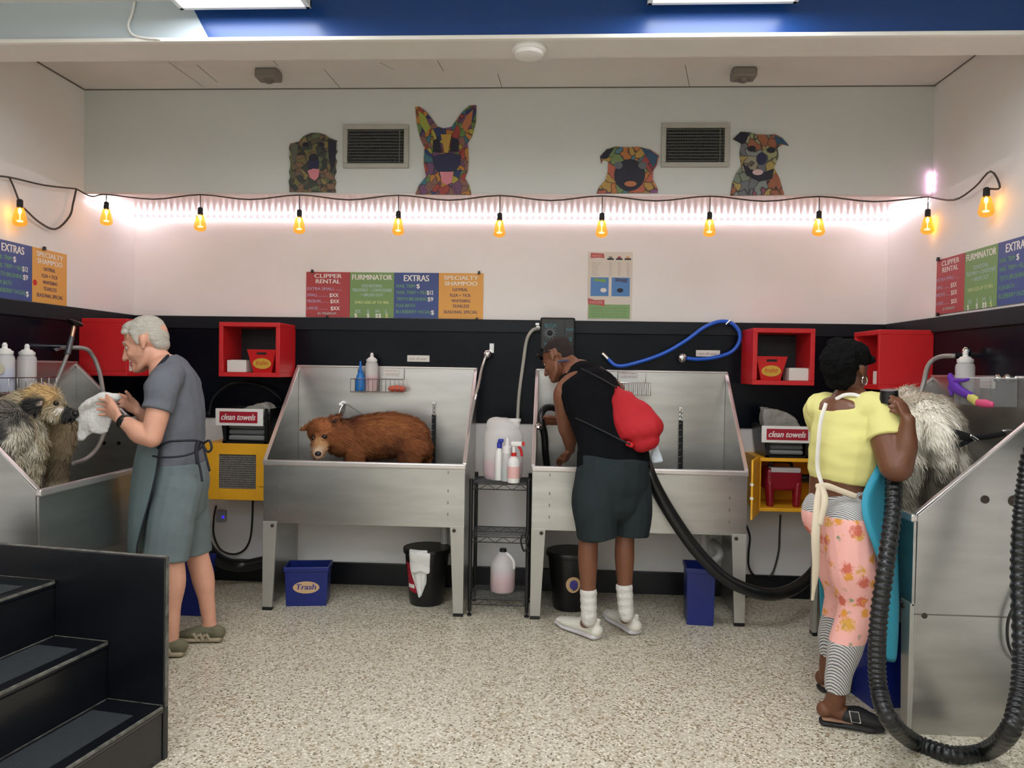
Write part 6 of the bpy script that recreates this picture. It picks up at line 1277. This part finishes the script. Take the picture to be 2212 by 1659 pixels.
# clogs
clog = mat('black_clog', (20, 20, 22), .6); cork = mat('cork_footbed', (140, 106, 84), .8)
for h_, t_ in ((nh, nt_), (fh, ft)):
    d = t_-h_; d.z = 0; h_ = V((h_.x, h_.y, 0)); s = V((-d.y, d.x, 0)).normalized(); b = MB(); b.limb([(h_+d*.07+V((0, 0, .014)), .038, .014), (h_+d*.4+V((0, 0, .014)), .038, .014), (h_+d*.75+V((0, 0, .014)), .05, .014), (h_+d*.95+V((0, 0, .016)), .036, .013)], s)
    b.limb([(h_+d*.42+V((0, 0, .055)), .042, .032), (h_+d*.6+V((0, 0, .055)), .05, .036), (h_+d*.8+V((0, 0, .042)), .05, .028), (h_+d*.95+V((0, 0, .034)), .034, .018)], s)
    cl = bake('clog', b, clog, P, .005, 3); MB().limb([(h_+d*.08+V((0, 0, .031)), .036, .008), (h_+d*.3+V((0, 0, .031)), .036, .008), (h_+d*.5+V((0, 0, .031)), .036, .008)], s).build('footbed', cork, cl, smooth=180)
    c = h_+d*.52-s*.05+V((0, 0, .068)); q = d.normalized(); b = MB(); b.tube([c-q*.02+V((0, 0, .022)), c+q*.015+V((0, 0, .022)), c+q*.025+V((0, 0, -.022)), c-q*.01+V((0, 0, -.022)), c-q*.02+V((0, 0, .022))], .0032, 8, 0); b.build('buckle', chrome, cl)
# ---------------------------------------------------------------- dogs
def fur(o, parent, n, ln, flow, tint, lift=.35, w=.0024, seed=1, bare=()):
    "short tapered tufts rooted on the skin, lying along the flow direction"
    rnd = random.Random(seed); me = o.data; off = ORG[o.name]; me.calc_loop_triangles(); tr = me.loop_triangles; ar = []; s = 0
    for t in tr: s += t.area; ar.append(s)
    import bisect
    vs = []; fs = []; cs = []
    for i in range(n):
        t = tr[bisect.bisect(ar, rnd.random()*s)]; a, b = rnd.random(), rnd.random()
        if a+b > 1: a, b = 1-a, 1-b
        p0, p1, p2 = [me.vertices[k].co for k in t.vertices]; p = p0+(p1-p0)*a+(p2-p0)*b+off; nn = t.normal
        if any((p-q).length < r for q, r in bare): continue
        f = flow(p); f = (f-nn*f.dot(nn)); f = f.normalized() if f.length > 1e-3 else nn.orthogonal(); f = (f+V((rnd.uniform(-1, 1), rnd.uniform(-1, 1), rnd.uniform(-1, 1)))*.35).normalized()
        l = ln*rnd.uniform(.6, 1.3); sd_ = f.cross(nn).normalized()*w; k = len(vs)
        vs += [p-sd_, p+sd_, p+f*l*.55+nn*l*lift*.8+sd_*.7, p+f*l*.55+nn*l*lift*.8-sd_*.7, p+f*l+nn*l*lift*.7]; fs += [(k, k+1, k+2, k+3), (k+3, k+2, k+4)]
        c = tint(p); j = rnd.uniform(.78, 1.22); cs += [tuple(q*j for q in c)+(1,)]*5
    mb = MB(); mb.v = vs; mb.f = fs; h = mb.build('fur', furm, parent, fix=False); a = h.data.color_attributes.new('tint', 'FLOAT_COLOR', 'POINT')
    for i, c in enumerate(cs): a.data[i].color = c
    h.data.shade_smooth(); h['kind'] = 'stuff'; return h
furm = mat('dog_fur', (128, 90, 60), .85, vcol=True)
def blend(p, spots, base):
    "coat patches: (centre, radius, colour)"
    c = V(lin(base))
    for q, r, col in spots:
        d = (p-q).length/r+.35*noise.noise(p*22)
        if d < 1: c = c.lerp(V(lin(col)), min(1, (1-d)*3))
    return c
FL = .572     # tub floors
# ---- brown dog in the rear left tub
a = lambda u, v, y: at(u, v, y=y)
D_ = thing('dog', V((a(830, 950, 4.86).x, 4.86, FL)), 'reddish brown dog standing in the rear left tub looking back at us', 'dog')
b = MB(); lat = V((0, 1, 0))
b.limb([(a(905, 965, 4.86), .09, .085), (a(885, 945, 4.86), .125, .13), (a(838, 940, 4.87), .14, .145), (a(785, 945, 4.86), .13, .14), (a(750, 945, 4.83), .105, .12), (a(722, 938, 4.78), .085, .085)], lat)
hd = a(698, 934, 4.74)
b.ball(hd, (.088, .09, .088)); b.ball(a(735, 945, 4.78), (.1, .1, .115)); b.ball(a(690, 925, 4.70), (.075, .06, .05))
b.limb([(hd, .07, .07), (a(692, 955, 4.66), .052, .05), (a(688, 975, 4.60), .037, .034), (a(687, 982, 4.585), .03, .028)], (1, 0, 0))
b.ball(a(703, 955, 4.68), .035)
for u, v in ((675, 940), (702, 938)): b.ball(a(u, v-3, 4.672), (.024, .018, .014))
b.limb([(a(716, 915, 4.72), .034, .02), (a(722, 904, 4.73), .032, .014), (a(731, 897, 4.77), .02, .01), (a(737, 897, 4.81), .008, .006)], (1, 0, .5)); b.limb([(a(672, 925, 4.74), .022, .018), (a(660, 925, 4.73), .016, .012), (a(652, 928, 4.72), .010, .008), (a(646, 931, 4.71), .004, .004)], (0, .3, .9))
for u, y in ((765, 4.78), (775, 4.93)):
    q = a(u, 985, y); b.limb([(V((q.x, y, .98)), .055, .075), (V((q.x, y, .8)), .038, .045), (V((q.x, y, .66)), .028, .032), (V((q.x-.01, y, FL+.03)), .032, .034)], lat); b.limb([(V((q.x-.01, y, FL+.022)), .034, .02), (V((q.x-.06, y, FL+.018)), .034, .016)], lat)
for u, y in ((893, 4.78), (898, 4.94)):
    q = a(u, 980, y); b.limb([(V((q.x, y, 1.0)), .07, .1), (V((q.x-.04, y, .84)), .045, .055), (V((q.x+.05, y, .70)), .028, .034), (V((q.x+.03, y, FL+.03)), .03, .032)], lat); b.limb([(V((q.x+.03, y, FL+.022)), .034, .02), (V((q.x-.03, y, FL+.018)), .034, .016)], lat)
b.limb([(a(912, 950, 4.88), .035, .035), (a(922, 975, 4.9), .032, .032), (a(918, 1000, 4.92), .02, .02)], lat)
nose_p = a(687, 980, 4.556)
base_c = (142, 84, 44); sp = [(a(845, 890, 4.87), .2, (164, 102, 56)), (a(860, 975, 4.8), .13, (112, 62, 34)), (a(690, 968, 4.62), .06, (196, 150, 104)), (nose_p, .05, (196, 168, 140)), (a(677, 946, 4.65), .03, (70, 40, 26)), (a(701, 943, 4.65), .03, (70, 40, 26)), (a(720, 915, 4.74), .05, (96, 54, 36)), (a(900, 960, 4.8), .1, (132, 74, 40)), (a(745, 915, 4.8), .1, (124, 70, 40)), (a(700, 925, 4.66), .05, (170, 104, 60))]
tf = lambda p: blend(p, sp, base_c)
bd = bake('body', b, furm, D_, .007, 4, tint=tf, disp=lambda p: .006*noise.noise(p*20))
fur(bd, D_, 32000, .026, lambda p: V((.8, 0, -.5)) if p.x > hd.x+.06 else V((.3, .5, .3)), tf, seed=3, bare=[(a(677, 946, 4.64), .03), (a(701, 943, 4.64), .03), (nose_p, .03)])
MB().ball(nose_p, (.02, .014, .016)).build('nose', black_plastic, D_, smooth=180)
for u, v in ((677, 946), (701, 943)): e_ = MB().ball(a(u, v, 4.626), .0135).build('eye', mat('dog_eye', (26, 16, 10), .1), D_, smooth=180)
b = MB(); 
for (u, v) in ((722, 914),): b.limb([(a(u, v-3, 4.69), .02, .006), (a(727, 904, 4.715), .015, .005)], (1, 0, .4))
b.build('inner_ear', mat('ear_dark', (52, 34, 28), .9), D_, smooth=180)
# ---- shaggy dog in the left tub
YL = 3.72
D_ = thing('dog', V((-2.6, 3.65, FL)), 'shaggy tan, black and white dog in the left tub sniffing the white towel', 'dog')
hd = a(88, 872, 3.74); b = MB()
b.limb([(a(-20, 950, 3.5), .13, .17), (a(5, 930, 3.6), .14, .17), (a(28, 915, 3.67), .13, .14), (a(60, 888, 3.72), .1, .1), (hd, .085, .085)], (0, 1, 0))
b.limb([(a(20, 930, 3.64), .12, .14), (a(45, 965, 3.65), .11, .12), (a(52, 1000, 3.66), .085, .09)], (0, 1, 0))
b.ball(hd, (.09, .095, .085)); b.ball(a(92, 856, 3.72), (.075, .08, .05))
b.limb([(hd, .07, .065), (a(118, 884, 3.74), .052, .052), (a(142, 892, 3.745), .036, .036), (a(158, 895, 3.75), .028, .026)], (0, 1, 0))
b.limb([(a(74, 862, 3.64), .05, .016), (a(74, 878, 3.62), .046, .015), (a(66, 888, 3.615), .028, .01)], (1, 0, .2))
for u, y, m in ((55, 3.66, 0), (20, 3.5, 0)): q = a(u, 1000, y); b.limb([(q, .06, .07), (V((q.x+.005, y, .8)), .045, .05), (V((q.x+.01, y, FL+.03)), .04, .04)], (0, 1, 0)); b.limb([(V((q.x+.01, y, FL+.022)), .04, .02), (V((q.x+.07, y, FL+.018)), .036, .016)], (0, 1, 0))
q = a(128, 915, 3.93); b.limb([(a(95, 900, 3.9), .09, .09), (q, .085, .085), (a(128, 960, 3.93), .07, .07), (a(125, 1005, 3.93), .048, .05), (V((a(120, 1040, 3.93).x, 3.93, .72)), .04, .04), (V((a(120, 1060, 3.93).x, 3.93, FL+.03)), .04, .04)], (0, 1, 0))
b.limb([(a(28, 920, 3.7), .13, .13), (a(80, 905, 3.85), .11, .1), (a(100, 905, 3.9), .1, .09)], (0, 0, 1))
tanc, blkc, wht = (188, 172, 140), (46, 44, 44), (206, 198, 178)
sp = [(a(0, 870, 3.5), .15, (112, 108, 100)), (a(10, 905, 3.47), .12, (128, 124, 114)), (a(0, 955, 3.40), .11, (64, 62, 60)), (a(38, 915, 3.5), .07, (92, 88, 82)), (a(45, 955, 3.5), .1, (214, 206, 188)), (a(60, 985, 3.55), .1, (210, 202, 182)), (a(12, 1005, 3.40), .09, (70, 66, 62)), (a(90, 850, 3.68), .085, (220, 186, 130)), (a(72, 874, 3.61), .062, blkc), (a(150, 893, 3.73), .048, blkc), (a(128, 884, 3.70), .024, (222, 214, 200)), (a(95, 915, 3.66), .07, (222, 212, 192)), (a(128, 940, 3.88), .14, (178, 158, 124)), (a(122, 1010, 3.9), .09, (146, 128, 102)), (a(55, 1045, 3.6), .13, (208, 196, 168))]
tf = lambda p: blend(p, sp, tanc)
bd = bake('body', b, furm, D_, .007, 4, tint=tf, disp=lambda p: .007*noise.noise(p*18))
fur(bd, D_, 34000, .036, lambda p: V((-.3, -.2, -.9)) if p.z < 1.25 else V((-.8, -.2, -.2)), tf, seed=5, bare=[(a(121, 871, 3.67), .025), (a(164, 893, 3.745), .03)])
MB().ball(a(164, 893, 3.745), (.018, .022, .018)).build('nose', black_plastic, D_, smooth=180); MB().ball(a(121, 871, 3.69), .013).build('eye', mat('dog_eye', (26, 16, 10), .1), D_, smooth=180)
MB().limb([(a(84, 868, 3.608), .02, .004), (a(84, 876, 3.602), .017, .004)], (1, 0, .2)).build('inner_ear', mat('ear_pinkgrey', (150, 136, 122), .9), D_, smooth=180)
# ---- white dog in the right tub
D_ = thing('dog', V((1.85, 3.8, FL)), 'fluffy cream white dog standing in the right tub with its back to us', 'dog')
b = MB(); h0 = a(2000, 905, 3.72)
b.limb([(a(2010, 935, 3.6), .14, .15), (a(2003, 925, 3.75), .15, .16), (a(1995, 920, 3.95), .14, .15), (a(1985, 905, 4.15), .12, .13), (a(1975, 880, 4.25), .1, .1)], (1, 0, 0))
b.ball(a(1962, 875, 4.32), .1); b.limb([(a(1962, 880, 4.36), .06, .06), (a(1950, 890, 4.44), .035, .035)], (1, 0, 0))
for dx in (-.085, .085):
    x = a(2003, 1000, 3.62).x+dx; b.limb([(V((x, 3.62, 1.1)), .085, .11), (V((x, 3.66, .92)), .075, .08), (V((x, 3.6, .76)), .05, .05), (V((x, 3.62, FL+.03)), .042, .042)], (1, 0, 0)); b.limb([(V((x, 3.62, FL+.02)), .042, .018), (V((x, 3.69, FL+.018)), .042, .016)], (1, 0, 0))
    b.limb([(V((x-.02, 4.12, 1.08)), .07, .08), (V((x-.02, 4.12, .8)), .05, .05), (V((x-.02, 4.12, FL+.03)), .045, .045)], (1, 0, 0))
    b.limb([(a(1962+dx*220, 858, 4.30), .03, .012), (a(1962+dx*260, 850, 4.3), .016, .008)], (1, 0, 0))
b.limb([(a(2012, 905, 3.52), .05, .05), (a(2030, 940, 3.46), .065, .06), (a(2036, 990, 3.46), .05, .05), (a(2032, 1020, 3.47), .025, .025)], (1, 0, 0))
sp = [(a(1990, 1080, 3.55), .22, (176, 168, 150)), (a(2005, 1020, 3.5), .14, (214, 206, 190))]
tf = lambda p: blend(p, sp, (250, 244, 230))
bd = bake('body', b, furm, D_, .008, 4, tint=tf, disp=lambda p: .012*noise.noise(p*14))
fur(bd, D_, 36000, .042, lambda p: V((.15, -.5, -.8)), tf, lift=.18, w=.0024, seed=9)
MB().ball(a(1948, 890, 4.48), .018).build('nose', black_plastic, D_, smooth=180)
t = thing('dog_leash', a(2060, 940, 3.55), 'black leash running from the white dog to the right wall with a metal clip', 'leash')
b = MB(); b.limb([(a(2004, 922, 3.555), .018, .006), (a(2030, 930, 3.44), .02, .006), (a(2065, 938, 3.42), .02, .006), (a(2100, 946, 3.45), .016, .006)], (0, 0, 1)); b.limb([(a(2100, 946, 3.45), .013, .006), (a(2140, 942, 3.5), .013, .006), (a(2170, 936, 3.58), .013, .006)], (0, 0, 1)); b.limb([(a(2100, 948, 3.45), .011, .005), (a(2072, 962, 3.44), .011, .005), (a(2040, 972, 3.42), .011, .005)], (0, 0, 1)); b.build('strap', mat('strap_black', (24, 24, 26), .8), t, smooth=180)
MB().tube([a(2095, 940, 3.44), a(2106, 948, 3.44), a(2112, 952, 3.44)], .008, 8).build('ring', chrome, t, smooth=180); MB().tube([a(2166, 932, 3.57), a(2180, 930, 3.6), a(2196, 938, 3.64), a(2215, 940, 3.7)], .009, 8).build('clip', chrome, t, smooth=180)
